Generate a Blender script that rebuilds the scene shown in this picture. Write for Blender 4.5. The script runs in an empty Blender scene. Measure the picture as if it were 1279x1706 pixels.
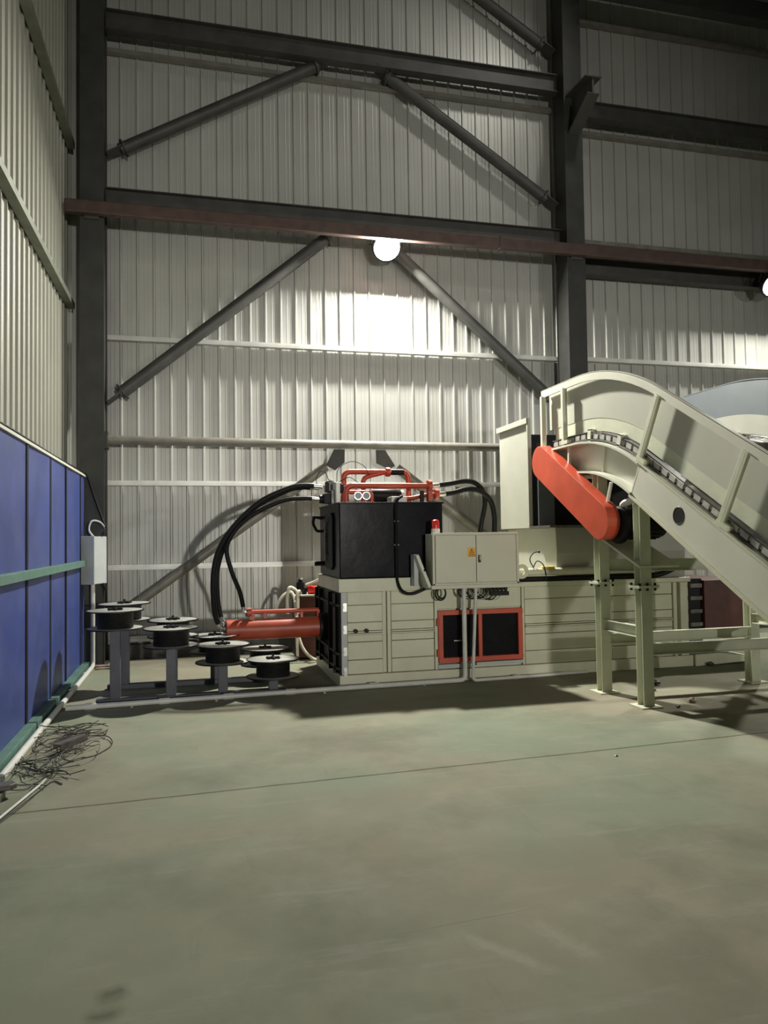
import bpy, bmesh, math, random
from mathutils import Vector, Matrix
random.seed(7)
S = bpy.context.scene
COL = S.collection

# ------------------------------------------------------------------ camera
cam_d = bpy.data.cameras.new('camera')
cam = bpy.data.objects.new('camera', cam_d)
COL.objects.link(cam)
cam_d.sensor_fit = 'HORIZONTAL'
cam_d.sensor_width = 36.0
cam_d.lens = 1257.0 / 1279.0 * 36.0
cam_d.clip_end = 200
YAW, PITCH, ROLL = 0.2458, 0.0349, -0.0141
_f = Vector((math.sin(YAW) * math.cos(PITCH), math.cos(YAW) * math.cos(PITCH), math.sin(PITCH)))
_r = Vector((math.cos(YAW), -math.sin(YAW), 0))
_u = _r.cross(_f)
_r2 = _r * math.cos(ROLL) + _u * math.sin(ROLL)
_u2 = -_r * math.sin(ROLL) + _u * math.cos(ROLL)
M = Matrix.Identity(4)
for i in range(3):
    M[i][0], M[i][1], M[i][2] = _r2[i], _u2[i], -_f[i]
M[0][3], M[1][3], M[2][3] = 0, 0, 1.6
cam.matrix_world = M
S.camera = cam

# ------------------------------------------------------------------ world, lights, exposure
W = bpy.data.worlds.new('hall_air'); S.world = W; W.use_nodes = True
W.node_tree.nodes['Background'].inputs[0].default_value = (0.80, 0.90, 0.95, 1)
W.node_tree.nodes['Background'].inputs[1].default_value = 0.012
S.view_settings.view_transform = 'Standard'
S.view_settings.look = 'None'
S.view_settings.gamma = 1
S.view_settings.exposure = -0.1
try:
    S.cycles.use_denoising = True
    S.cycles.max_bounces = 8
    S.cycles.diffuse_bounces = 4
    S.cycles.sample_clamp_indirect = 6
except Exception:
    pass

def area(name, loc, target, power, size, color):
    d = bpy.data.lights.new(name, 'AREA'); d.shape = 'DISK'; d.size = size
    d.energy = power; d.color = color
    o = bpy.data.objects.new(name, d); COL.objects.link(o)
    o.location = loc
    o.rotation_euler = (Vector(target) - Vector(loc)).to_track_quat('-Z', 'Y').to_euler()
    return o
# the two flood lamps on this wall; their fixtures are built further down
LAMPS = [Vector((2.75, 10.57, 5.86)), Vector((9.37, 10.46, 5.73))]
LAMP_N = Vector((0, -math.sin(math.radians(50)), -math.cos(math.radians(50))))
LAMP_POWER = (1000, 430)
for k, L in enumerate(LAMPS):
    area('flood_lamp_light', L + LAMP_N * 0.03, L + LAMP_N, LAMP_POWER[k], 0.28, (1.0, 0.98, 0.88))
# the matching floods on the opposite wall of the hall, far behind the camera
def spot(name, loc, target, power, color, ang):
    d = bpy.data.lights.new(name, 'SPOT'); d.energy = power; d.color = color
    d.shadow_soft_size = 0.22; d.spot_size = math.radians(ang); d.spot_blend = 1.0
    o = bpy.data.objects.new(name, d); COL.objects.link(o); o.location = loc
    o.rotation_euler = (Vector(target) - Vector(loc)).to_track_quat('-Z', 'Y').to_euler()
    return o
spot('opposite_flood_light', (3.9, -13.5, 2.7), (2.6, 10, 2.2), 5400, (1.0, 0.97, 0.88), 52)
spot('opposite_flood_light', (14.8, -10.5, 3.6), (3.6, 9, 2.4), 2500, (1.0, 0.97, 0.88), 54)
# a high bay lamp under the roof that throws the beam shadows down the back wall
spot('high_bay_light', (6.2, 7.4, 11.2), (2.2, 11, 6.0), 330, (1.0, 0.97, 0.88), 80)

# ------------------------------------------------------------------ materials
def mat(name, col, rough=0.55, metal=0.0, var=0.06, scale=6.0, bump=0.0, dirt=None, dirt_amt=0.35, emit=0, spec=0.5):
    m = bpy.data.materials.new(name); m.use_nodes = True
    nt = m.node_tree; b = nt.nodes['Principled BSDF']
    b.inputs['Roughness'].default_value = rough; b.inputs['Metallic'].default_value = metal
    b.inputs['Specular IOR Level'].default_value = spec
    tc = nt.nodes.new('ShaderNodeTexCoord')
    n = nt.nodes.new('ShaderNodeTexNoise'); n.inputs['Scale'].default_value = scale; n.inputs['Detail'].default_value = 5
    nt.links.new(tc.outputs['Object'], n.inputs['Vector'])
    cr = nt.nodes.new('ShaderNodeValToRGB')
    c = Vector(col)
    lo = c * (1 - var * 2); hi = c * (1 + var * 2)
    cr.color_ramp.elements[0].position = 0.3; cr.color_ramp.elements[1].position = 0.7
    cr.color_ramp.elements[0].color = (*[max(0, v) for v in lo], 1)
    cr.color_ramp.elements[1].color = (*[min(1, v) for v in hi], 1)
    nt.links.new(n.outputs['Fac'], cr.inputs['Fac'])
    out = cr.outputs['Color']
    if dirt:
        n2 = nt.nodes.new('ShaderNodeTexNoise'); n2.inputs['Scale'].default_value = scale * 0.45; n2.inputs['Detail'].default_value = 8
        n2.inputs['Roughness'].default_value = 0.7
        nt.links.new(tc.outputs['Object'], n2.inputs['Vector'])
        r2 = nt.nodes.new('ShaderNodeValToRGB')
        r2.color_ramp.elements[0].position = 0.48; r2.color_ramp.elements[1].position = 0.72
        r2.color_ramp.elements[0].color = (0, 0, 0, 1); r2.color_ramp.elements[1].color = (dirt_amt,) * 3 + (1,)
        nt.links.new(n2.outputs['Fac'], r2.inputs['Fac'])
        mx = nt.nodes.new('ShaderNodeMixRGB'); mx.inputs[2].default_value = (*dirt, 1)
        nt.links.new(r2.outputs['Color'], mx.inputs[0]); nt.links.new(out, mx.inputs[1])
        out = mx.outputs[0]
    nt.links.new(out, b.inputs['Base Color'])
    if bump:
        bp = nt.nodes.new('ShaderNodeBump'); bp.inputs['Strength'].default_value = bump; bp.inputs['Distance'].default_value = 0.01
        nt.links.new(n.outputs['Fac'], bp.inputs['Height']); nt.links.new(bp.outputs['Normal'], b.inputs['Normal'])
    if emit:
        b.inputs['Emission Color'].default_value = (*col, 1); b.inputs['Emission Strength'].default_value = emit
    return m

sheet_back = mat('galvanised_sheet', (0.42, 0.42, 0.395), 0.42, 0.25, 0.04, 1.2, dirt=(0.36, 0.36, 0.33), dirt_amt=0.3)
sheet_left = mat('cream_sheet', (0.31, 0.31, 0.262), 0.42, 0.05, 0.03, 1.2)
steel_dark = mat('dark_grey_steel', (0.050, 0.050, 0.046), 0.55, 0.1, 0.12, 5)
steel_col = mat('column_steel', (0.034, 0.035, 0.032), 0.6, 0.1, 0.12, 4)
steel_brown = mat('brown_primer_steel', (0.075, 0.045, 0.038), 0.5, 0.1, 0.12, 6)
strut_grey = mat('strut_grey', (0.20, 0.19, 0.165), 0.45, 0.2, 0.1, 6)
girt_m = mat('zinc_girt', (0.55, 0.55, 0.52), 0.4, 0.4, 0.05, 5)
girt_green = mat('dull_green_girt', (0.16, 0.17, 0.13), 0.5, 0.1, 0.1, 5)
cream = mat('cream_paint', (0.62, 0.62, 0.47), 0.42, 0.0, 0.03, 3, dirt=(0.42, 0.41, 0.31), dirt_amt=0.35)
cream_pale = mat('pale_cream_paint', (0.62, 0.62, 0.52), 0.38, 0.0, 0.025, 2, dirt=(0.55, 0.54, 0.44), dirt_amt=0.3)
green_cream = mat('greenish_cream_paint', (0.60, 0.62, 0.48), 0.42, 0.0, 0.03, 4, dirt=(0.36, 0.38, 0.26), dirt_amt=0.4)
cabinet_m = mat('cabinet_grey', (0.58, 0.58, 0.47), 0.4, 0.0, 0.015, 3)
black_gloss = mat('black_gloss_paint', (0.010, 0.010, 0.014), 0.25, 0.0, 0.2, 4, bump=0.25, spec=0.07)
black_m = mat('black_paint', (0.012, 0.012, 0.013), 0.5, 0.0, 0.15, 6, spec=0.2)
rubber = mat('black_rubber', (0.009, 0.009, 0.009), 0.5, 0.0, 0.1, 20, spec=0.2)
red_p = mat('orange_red_paint', (0.52, 0.075, 0.035), 0.38, 0.0, 0.06, 5, dirt=(0.30, 0.06, 0.03), dirt_amt=0.35)
red_dull = mat('dull_red_paint', (0.40, 0.070, 0.035), 0.42, 0.0, 0.08, 5)
maroon = mat('maroon_paint', (0.10, 0.028, 0.022), 0.5, 0.0, 0.12, 6)
blue_p = mat('blue_panel_paint', (0.034, 0.054, 0.20), 0.42, 0.0, 0.10, 2.5, dirt=(0.10, 0.115, 0.24), dirt_amt=0.45)
green_rail = mat('green_rail_paint', (0.085, 0.165, 0.135), 0.5, 0.0, 0.10, 6)
pvc = mat('grey_pvc', (0.58, 0.58, 0.54), 0.4, 0.0, 0.04, 8)
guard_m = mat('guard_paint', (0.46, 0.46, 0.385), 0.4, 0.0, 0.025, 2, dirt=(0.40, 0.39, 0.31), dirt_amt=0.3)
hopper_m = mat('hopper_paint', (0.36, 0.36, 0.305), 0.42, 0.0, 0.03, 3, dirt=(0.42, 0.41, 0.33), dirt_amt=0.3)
chain_m = mat('dull_zinc_chain', (0.42, 0.41, 0.36), 0.45, 0.3, 0.1, 14)
chrome = mat('zinc_plated_steel', (0.62, 0.62, 0.60), 0.25, 0.9, 0.05, 10)
reel_m = mat('reel_flange_steel', (0.33, 0.33, 0.30), 0.5, 0.25, 0.12, 5)
reel_edge = mat('reel_black_wire', (0.012, 0.012, 0.012), 0.5, 0.3, 0.15, 30)
stand_m = mat('slate_stand_paint', (0.075, 0.078, 0.098), 0.5, 0.0, 0.08, 6)
box_grey = mat('grey_box_paint', (0.44, 0.46, 0.46), 0.4, 0.0, 0.03, 5)
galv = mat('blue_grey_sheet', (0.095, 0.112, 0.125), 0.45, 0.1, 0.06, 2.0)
hose_white = mat('cream_hose', (0.66, 0.62, 0.50), 0.4, 0.0, 0.04, 9)
bright_red = mat('bright_red_plastic', (0.65, 0.03, 0.02), 0.25, 0.0, 0.04, 8)
clear_base = mat('white_plastic', (0.75, 0.73, 0.68), 0.35, 0.0, 0.03, 8)
yellow_m = mat('amber_sign', (0.80, 0.40, 0.05), 0.5, 0.0, 0.03, 8)
ink = mat('sign_ink', (0.06, 0.03, 0.01), 0.6, 0.0, 0.02, 8)
dark_steel = mat('bare_dark_steel', (0.13, 0.12, 0.11), 0.45, 0.5, 0.2, 12)
wire_m = mat('rusty_black_wire', (0.035, 0.032, 0.027), 0.55, 0.4, 0.2, 20)
glass_g = mat('gauge_face', (0.36, 0.40, 0.40), 0.15, 0.0, 0.02, 8)
blue_small = mat('blue_plastic', (0.05, 0.12, 0.5), 0.4, 0.0, 0.03, 8)
lens_m = mat('lamp_lens', (1.0, 0.985, 0.93), 0.3, 0.0, 0.0, 1, emit=45)
wood = mat('pale_timber', (0.30, 0.23, 0.17), 0.6, 0.0, 0.1, 8)
sheet_roof = mat('roof_sheet', (0.16, 0.165, 0.155), 0.5, 0.1, 0.04, 2)

def floor_material():
    m = bpy.data.materials.new('worn_green_concrete'); m.use_nodes = True
    nt = m.node_tree; b = nt.nodes['Principled BSDF']; L = nt.links; N = nt.nodes
    tc = N.new('ShaderNodeTexCoord')
    def noise(scale, detail=6, rough=0.6, stretch=None, dist=0.0):
        n = N.new('ShaderNodeTexNoise'); n.inputs['Scale'].default_value = scale
        n.inputs['Detail'].default_value = detail; n.inputs['Roughness'].default_value = rough
        n.inputs['Distortion'].default_value = dist
        if stretch:
            mp = N.new('ShaderNodeMapping'); mp.inputs['Scale'].default_value = stretch[:3]
            mp.inputs['Rotation'].default_value = (0, 0, stretch[3])
            L.new(tc.outputs['Object'], mp.inputs['Vector']); L.new(mp.outputs[0], n.inputs['Vector'])
        else:
            L.new(tc.outputs['Object'], n.inputs['Vector'])
        return n.outputs['Fac']
    def ramp(f, a, b_, c0=(0, 0, 0), c1=(1, 1, 1)):
        r = N.new('ShaderNodeValToRGB'); r.color_ramp.elements[0].position = a; r.color_ramp.elements[1].position = b_
        r.color_ramp.elements[0].color = (*c0, 1); r.color_ramp.elements[1].color = (*c1, 1)
        L.new(f, r.inputs['Fac']); return r.outputs['Color']
    def mix(f, a, col, amt=None):
        x = N.new('ShaderNodeMixRGB'); L.new(a, x.inputs[1]); x.inputs[2].default_value = (*col, 1)
        if amt is not None:
            mm = N.new('ShaderNodeMath'); mm.operation = 'MULTIPLY'; mm.inputs[1].default_value = amt
            L.new(f, mm.inputs[0]); f = mm.outputs[0]
        L.new(f, x.inputs[0]); return x.outputs[0]
    c = ramp(noise(0.55, 5, 0.6, dist=0.6), 0.36, 0.64, (0.225, 0.205, 0.150), (0.190, 0.220, 0.156))
    c = mix(ramp(noise(1.6, 8, 0.65), 0.45, 0.75), c, (0.29, 0.28, 0.215), 0.5)
    c = mix(ramp(noise(0.9, 6, 0.6, (1, 1, 1, 1.1)), 0.50, 0.70), c, (0.115, 0.115, 0.085), 0.6)
    c = mix(ramp(noise(3.0, 9, 0.7, (0.35, 2.2, 1, 0.5)), 0.56, 0.72), c, (0.33, 0.33, 0.28), 0.30)
    c = mix(ramp(noise(3.0, 9, 0.7, (2.4, 0.3, 1, 0.9)), 0.60, 0.74), c, (0.11, 0.11, 0.085), 0.28)
    c = mix(ramp(noise(40, 4, 0.6), 0.62, 0.75), c, (0.13, 0.13, 0.10), 0.25)
    # saw-cut joint: a thin wavering dark line, and a paler worn streak near the camera
    sx = N.new('ShaderNodeSeparateXYZ'); L.new(tc.outputs['Object'], sx.inputs[0])
    def line(x0, y0, x1, y1, w, wob, limit=True, ns=3.0):
        dx, dy = x1 - x0, y1 - y0; ln = math.hypot(dx, dy); dx /= ln; dy /= ln
        def lin(a, b_, cst):
            p = N.new('ShaderNodeMath'); p.operation = 'MULTIPLY_ADD'; L.new(sx.outputs[0], p.inputs[0]); p.inputs[1].default_value = a; p.inputs[2].default_value = cst
            q = N.new('ShaderNodeMath'); q.operation = 'MULTIPLY_ADD'; L.new(sx.outputs[1], q.inputs[0]); q.inputs[1].default_value = b_; L.new(p.outputs[0], q.inputs[2])
            return q.outputs[0]
        d = lin(-dy, dx, dy * x0 - dx * y0)
        nz = N.new('ShaderNodeMath'); nz.operation = 'MULTIPLY_ADD'; L.new(noise(ns, 6, 0.7), nz.inputs[0]); nz.inputs[1].default_value = wob; nz.inputs[2].default_value = -wob * 0.5
        ad = N.new('ShaderNodeMath'); ad.operation = 'ADD'; L.new(d, ad.inputs[0]); L.new(nz.outputs[0], ad.inputs[1])
        ab = N.new('ShaderNodeMath'); ab.operation = 'ABSOLUTE'; L.new(ad.outputs[0], ab.inputs[0])
        f = ramp(ab.outputs[0], 0.0, w, (1, 1, 1), (0, 0, 0))
        if limit:
            t = lin(dx, dy, -dx * x0 - dy * y0)
            sb = N.new('ShaderNodeMath'); sb.operation = 'SUBTRACT'; L.new(t, sb.inputs[0]); sb.inputs[1].default_value = ln / 2
            aa = N.new('ShaderNodeMath'); aa.operation = 'ABSOLUTE'; L.new(sb.outputs[0], aa.inputs[0])
            n2 = N.new('ShaderNodeMath'); n2.operation = 'MULTIPLY_ADD'; L.new(noise(ns * 1.3, 5, 0.7), n2.inputs[0]); n2.inputs[1].default_value = ln * 0.5; L.new(aa.outputs[0], n2.inputs[2])
            mr = ramp(n2.outputs[0], ln * 0.45, ln * 0.75, (1, 1, 1), (0, 0, 0))
            mu = N.new('ShaderNodeMath'); mu.operation = 'MULTIPLY'; L.new(f, mu.inputs[0]); L.new(mr, mu.inputs[1]); f = mu.outputs[0]
        return f
    c = mix(line(-1.35, 4.92, 8.0, 5.36, 0.016, 0.035, limit=False, ns=2.5), c, (0.035, 0.03, 0.022), 0.95)
    c = mix(line(1.00, 2.98, 1.30, 2.55, 0.05, 0.12, ns=14), c, (0.36, 0.36, 0.29), 0.35)
    c = mix(line(1.34, 2.98, 1.48, 2.60, 0.06, 0.14, ns=18), c, (0.36, 0.36, 0.29), 0.3)
    c = mix(line(0.72, 3.0, 1.5, 3.06, 0.004, 0.01, ns=9), c, (0.10, 0.10, 0.08), 0.6)
    c = mix(line(-0.36, 2.87, -0.22, 2.90, 0.06, 0.09, ns=7), c, (0.05, 0.045, 0.035), 0.6)
    c = mix(line(-0.38, 2.76, -0.24, 2.78, 0.06, 0.09, ns=7), c, (0.05, 0.045, 0.035), 0.55)
    b.inputs['Specular IOR Level'].default_value = 0.12
    L.new(c, b.inputs['Base Color'])
    rr = ramp(noise(2.2, 6, 0.6), 0.35, 0.7, (0.75,) * 3, (0.9,) * 3)
    L.new(rr, b.inputs['Roughness'])
    bp = N.new('ShaderNodeBump'); bp.inputs['Strength'].default_value = 0.12; bp.inputs['Distance'].default_value = 0.006
    L.new(noise(14, 8, 0.65), bp.inputs['Height']); L.new(bp.outputs[0], b.inputs['Normal'])
    return m

# ------------------------------------------------------------------ mesh helpers
def B():
    return bmesh.new()

def add_box(bm, x0, x1, y0, y1, z0, z1):
    v = [bm.verts.new((x, y, z)) for z in (z0, z1) for y in (y0, y1) for x in (x0, x1)]
    for f in ((0, 2, 3, 1), (4, 5, 7, 6), (0, 1, 5, 4), (2, 6, 7, 3), (0, 4, 6, 2), (1, 3, 7, 5)):
        bm.faces.new([v[i] for i in f])
    return bm

def add_bar(bm, p, q, w, h, up=(0, 0, 1)):
    """box of section w x h from p to q (h along up as nearly as possible)"""
    p = Vector(p); q = Vector(q); d = (q - p).normalized(); up = Vector(up)
    s = d.cross(up)
    if s.length < 1e-4:
        s = d.cross(Vector((0, 1, 0)))
    s.normalize(); u = s.cross(d)
    vs = []
    for e in (p, q):
        for a, b in ((-1, -1), (1, -1), (1, 1), (-1, 1)):
            vs.append(bm.verts.new(e + s * (a * w / 2) + u * (b * h / 2)))
    bm.faces.new(vs[0:4][::-1]); bm.faces.new(vs[4:8])
    for i in range(4):
        j = (i + 1) % 4
        bm.faces.new((vs[i], vs[j], vs[4 + j], vs[4 + i]))
    return bm

def add_prism(bm, pts, axis, lo, hi):
    """closed outline pts (2D) extruded along axis 'x','y','z' between lo and hi"""
    def mk(a, b, c):
        return {'x': (c, a, b), 'y': (a, c, b), 'z': (a, b, c)}[axis]
    A = [bm.verts.new(mk(a, b, lo)) for a, b in pts]
    Z = [bm.verts.new(mk(a, b, hi)) for a, b in pts]
    n = len(pts)
    bm.faces.new(A); bm.faces.new(Z[::-1])
    for i in range(n):
        j = (i + 1) % n
        bm.faces.new((A[i], Z[i], Z[j], A[j]))
    return bm

def smooth_path(pts, n=8):
    P = [Vector(p) for p in pts]
    if len(P) < 3:
        return P
    Q = [P[0] * 2 - P[1]] + P + [P[-1] * 2 - P[-2]]
    out = []
    for i in range(1, len(Q) - 2):
        a, b, c, d = Q[i - 1], Q[i], Q[i + 1], Q[i + 2]
        for k in range(n):
            t = k / n
            out.append(0.5 * ((2 * b) + (c - a) * t + (2 * a - 5 * b + 4 * c - d) * t * t + (3 * b - a - 3 * c + d) * t ** 3))
    out.append(P[-1])
    return out

def bend_path(pts, r=0.08, n=6):
    """polyline with rounded corners"""
    P = [Vector(p) for p in pts]; out = [P[0]]
    for i in range(1, len(P) - 1):
        a = (P[i - 1] - P[i]); c = (P[i + 1] - P[i])
        rr = min(r, a.length * 0.49, c.length * 0.49)
        s = P[i] + a.normalized() * rr; e = P[i] + c.normalized() * rr
        for k in range(n + 1):
            t = k / n
            out.append(s * (1 - t) ** 2 + P[i] * 2 * t * (1 - t) + e * t * t)
    out.append(P[-1]); return out

def add_tube(bm, path, r, n=10, caps=True):
    P = [Vector(p) for p in path]
    rad = r if isinstance(r, (list, tuple)) else [r] * len(P)
    t0 = (P[1] - P[0]).normalized()
    nrm = t0.orthogonal().normalized()
    rings = []; prev = t0
    for i, p in enumerate(P):
        t = ((P[i + 1] - p) if i == 0 else (p - P[i - 1]) if i == len(P) - 1 else (P[i + 1] - P[i - 1])).normalized()
        ax = prev.cross(t)
        if ax.length > 1e-6:
            nrm = Matrix.Rotation(prev.angle(t), 3, ax.normalized()) @ nrm
        nrm = (nrm - t * nrm.dot(t)).normalized(); bn = t.cross(nrm); prev = t
        rings.append([bm.verts.new(p + (nrm * math.cos(2 * math.pi * k / n) + bn * math.sin(2 * math.pi * k / n)) * rad[i]) for k in range(n)])
    for a, b in zip(rings, rings[1:]):
        for k in range(n):
            j = (k + 1) % n
            f = bm.faces.new((a[k], a[j], b[j], b[k])); f.smooth = True
    if caps:
        bm.faces.new(rings[0][::-1]); bm.faces.new(rings[-1])
    return bm

def add_cyl(bm, p, q, r, n=24):
    return add_tube(bm, [p, q], r, n)

def add_lathe(bm, prof, c, n=32, axis='z', closed=False):
    """prof: list of (radius, height) around axis through c"""
    rings = []
    for r, h in prof:
        ring = []
        for k in range(n):
            a = 2 * math.pi * k / n; x, y = r * math.cos(a), r * math.sin(a)
            o = {'z': (x, y, h), 'y': (x, h, y), 'x': (h, x, y)}[axis]
            ring.append(bm.verts.new(Vector(c) + Vector(o)))
        rings.append(ring)
    pr = list(zip(rings, rings[1:]))
    if closed:
        pr.append((rings[-1], rings[0]))
    for a, b in pr:
        for k in range(n):
            j = (k + 1) % n
            bm.faces.new((a[k], a[j], b[j], b[k])).smooth = True
    if not closed:
        if prof[0][0] > 1e-5: bm.faces.new(rings[0][::-1])
        if prof[-1][0] > 1e-5: bm.faces.new(rings[-1])
    return bm

def obj(name, bm, m, parent=None, bevel=0.0, loc=None):
    bmesh.ops.remove_doubles(bm, verts=bm.verts, dist=1e-6)
    bmesh.ops.recalc_face_normals(bm, faces=bm.faces)
    me = bpy.data.meshes.new(name); bm.to_mesh(me); bm.free()
    me.materials.append(m)
    o = bpy.data.objects.new(name, me); COL.objects.link(o)
    if parent is not None:
        o.parent = parent
        o.matrix_parent_inverse = Matrix.Translation(-Vector(parent.location))
    if loc: o.location = loc
    if bevel:
        md = o.modifiers.new('edge_bevel', 'BEVEL'); md.width = bevel; md.segments = 2; md.limit_method = 'ANGLE'
        md.angle_limit = math.radians(40)
    if any(p.use_smooth for p in me.polygons):
        me.set_sharp_from_angle(angle=math.radians(38))
    return o

def tag(o, label, cat, group=None, kind=None):
    if label: o['label'] = label
    if cat: o['category'] = cat
    if group: o['group'] = group
    if kind: o['kind'] = kind
    return o

def thing(name, label, cat, loc=(0, 0, 0), group=None):
    o = bpy.data.objects.new(name, None); COL.objects.link(o); o.location = loc
    o.empty_display_size = 0.1
    return tag(o, label, cat, group)

def struct(name, bm, m, label=None, bevel=0):
    o = obj(name, bm, m, None, bevel); o['kind'] = 'structure'
    if label: o['label'] = label
    return o

# ------------------------------------------------------------------ setting
def corrugated(axis, start, end, plane, z0, z1, pitch=0.222, off=0.0):
    """ribbed sheet whose ribs stand proud towards the room; its back lies 3 cm behind"""
    prof = [(0, 0), (0.012, 0.022), (0.030, 0.022), (0.042, 0), (0.105, 0), (0.111, 0.002), (0.117, 0.002), (0.123, 0), (0.160, 0), (0.166, 0.002), (0.172, 0.002), (0.178, 0)]
    pts = []; x = start + off
    while x < end:
        for a, d in prof:
            if x + a <= end: pts.append((x + a, d))
        x += pitch
    pts = [(start, 0)] + [p for p in pts if p[0] > start + 1e-4] + [(end, 0)]
    bm = B(); rows = []
    for z in (z0, z1):
        if axis == 'x': rows.append([bm.verts.new((a, plane - d, z)) for a, d in pts])
        else: rows.append([bm.verts.new((plane + d, a, z)) for a, d in pts])
    for i in range(len(pts) - 1):
        bm.faces.new((rows[0][i], rows[0][i + 1], rows[1][i + 1], rows[1][i]))
    bk = []
    for z in (z0, z1):
        bk.append([bm.verts.new((a, plane + 0.03, z) if axis == 'x' else (plane - 0.03, a, z)) for a in (start, end)])
    bm.faces.new((bk[0][0], bk[1][0], bk[1][1], bk[0][1]))
    bm.faces.new((rows[0][0], rows[1][0], bk[1][0], bk[0][0])); bm.faces.new((rows[0][-1], bk[0][1], bk[1][1], rows[1][-1]))
    return bm

bm = B(); add_box(bm, -1.70, 16, -16, 11.1, -0.12, 0.0)
struct('floor', bm, floor_material(), 'worn greenish grey concrete floor of the hall')
struct('wall_back', corrugated('x', -1.70, 16, 11.0, 0.0, 11.5, off=0.03), sheet_back, 'ribbed grey metal sheet wall behind the baler')
struct('wall_left', corrugated('y', -16, 11.0, -1.67, 0.0, 11.5, off=0.10), sheet_left, 'ribbed cream metal sheet wall on the left')
bm = B(); add_box(bm, -1.70, 16, -16, 11.1, 11.5, 11.6)
struct('ceiling', bm, sheet_roof, 'dull metal sheet roof of the hall')
bm = B(); add_box(bm, -1.64, 16, 10.86, 10.97, 0.0, 0.20)
struct('baseboard_back', bm, mat('dark_curb', (0.07, 0.068, 0.06), 0.7, 0, 0.15, 8), 'dark low kerb along the foot of the back wall', 0.01)

def h_column(name, x0, x1, y0, y1, z1, label):
    t = thing(name, label, 'steel column', ((x0 + x1) / 2, (y0 + y1) / 2, 0))
    bm = B(); add_box(bm, x0, x1, y0, y0 + 0.018, 0.02, z1); obj('front_flange', bm, steel_col, t)
    bm = B(); add_box(bm, x0, x1, y1 - 0.018, y1, 0.02, z1); obj('rear_flange', bm, steel_col, t)
    bm = B(); add_box(bm, x0 + 0.02, x0 + 0.04, y0 + 0.018, y1 - 0.018, 0.02, z1); add_box(bm, x1 - 0.04, x1 - 0.02, y0 + 0.018, y1 - 0.018, 0.02, z1); obj('web_plate', bm, steel_col, t)
    bm = B(); add_box(bm, x0 - 0.04, x1 + 0.04, y0 - 0.05, y1, 0.0, 0.02); obj('base_plate', bm, steel_dark, t)
    return t
h_column('steel_column', -1.45, -1.15, 10.46, 10.86, 11.48, 'dark steel column in the corner beside the blue panels')
c2 = h_column('steel_column', 5.60, 5.905, 10.46, 10.86, 11.48, 'dark steel column right of the bright lamp behind the conveyor')
# crane corbel on the right column (a part of it)
bm = B(); add_prism(bm, [(10.46, 7.86), (10.46, 8.42), (9.85, 8.38), (9.85, 8.16)], 'x', 5.74, 5.77); obj('corbel_web', bm, steel_dark, c2)
bm = B(); add_bar(bm, (5.755, 10.46, 8.43), (5.755, 9.82, 8.39), 0.26, 0.02); obj('corbel_top_plate', bm, steel_dark, c2)
bm = B(); add_bar(bm, (5.755, 10.46, 7.85), (5.755, 9.85, 8.15), 0.20, 0.02); obj('corbel_bottom_plate', bm, steel_dark, c2)

def i_beam(name, x0, x1, y, z0, z1, label, group=None, m=steel_dark, fw=0.16):
    t = thing(name, label, 'steel beam', ((x0 + x1) / 2, y, z0), group)
    bm = B(); add_box(bm, x0, x1, y - 0.006, y + 0.006, z0 + 0.012, z1 - 0.012); obj('web', bm, m, t)
    bm = B(); add_box(bm, x0, x1, y - fw / 2, y + fw / 2, z1 - 0.012, z1); obj('top_flange', bm, m, t)
    bm = B(); add_box(bm, x0, x1, y - fw / 2, y + fw / 2, z0, z0 + 0.012); obj('bottom_flange', bm, m, t)
    return t
i_beam('steel_beam', -1.15, 5.60, 10.70, 8.60, 8.88, 'dark steel beam highest across the bay left of the tall column')
i_beam('steel_beam', -1.15, 5.60, 10.70, 6.12, 6.40, 'dark steel beam running behind the bright lamp, above the lower brace pair')
i_beam('steel_beam', 5.905, 15.9, 10.66, 8.24, 8.50, 'dark steel beam running right from the column bracket')
i_beam('steel_beam', 5.905, 15.9, 10.80, 5.76, 6.04, 'dark steel beam running right of the column below the brown pipe')

# brown square tube in front of the columns
t = thing('square_pipe', 'long brown square steel tube crossing in front of both columns', 'pipe', (5, 10.36, 5.98))
bm = B(); add_box(bm, -1.62, 15.9, 10.31, 10.42, 5.895, 6.065); obj('tube', bm, steel_brown, t, 0.012)
for x in (-1.3, 5.75):
    bm = B(); add_box(bm, x - 0.09, x + 0.09, 10.42, 10.46, 5.86, 6.10); obj('clamp_plate', bm, steel_dark, t)
bm = B(); add_box(bm, 4.42, 4.47, 10.30, 10.43, 5.885, 6.075); obj('joint_collar', bm, steel_brown, t)

# round strut
bm = B(); add_cyl(bm, (-1.13, 10.70, 2.975), (5.58, 10.70, 2.955), 0.062, 16)
t = thing('round_strut', 'thick horizontal round steel pipe strut above the black oil tank', 'pipe', (2.2, 10.7, 2.96)); obj('pipe', bm, strut_grey, t)
for x in (-1.14, 5.59):
    bm = B(); add_box(bm, x - 0.02, x + 0.02, 10.60, 10.80, 2.85, 3.08); obj('end_plate', bm, steel_dark, t)

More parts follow.
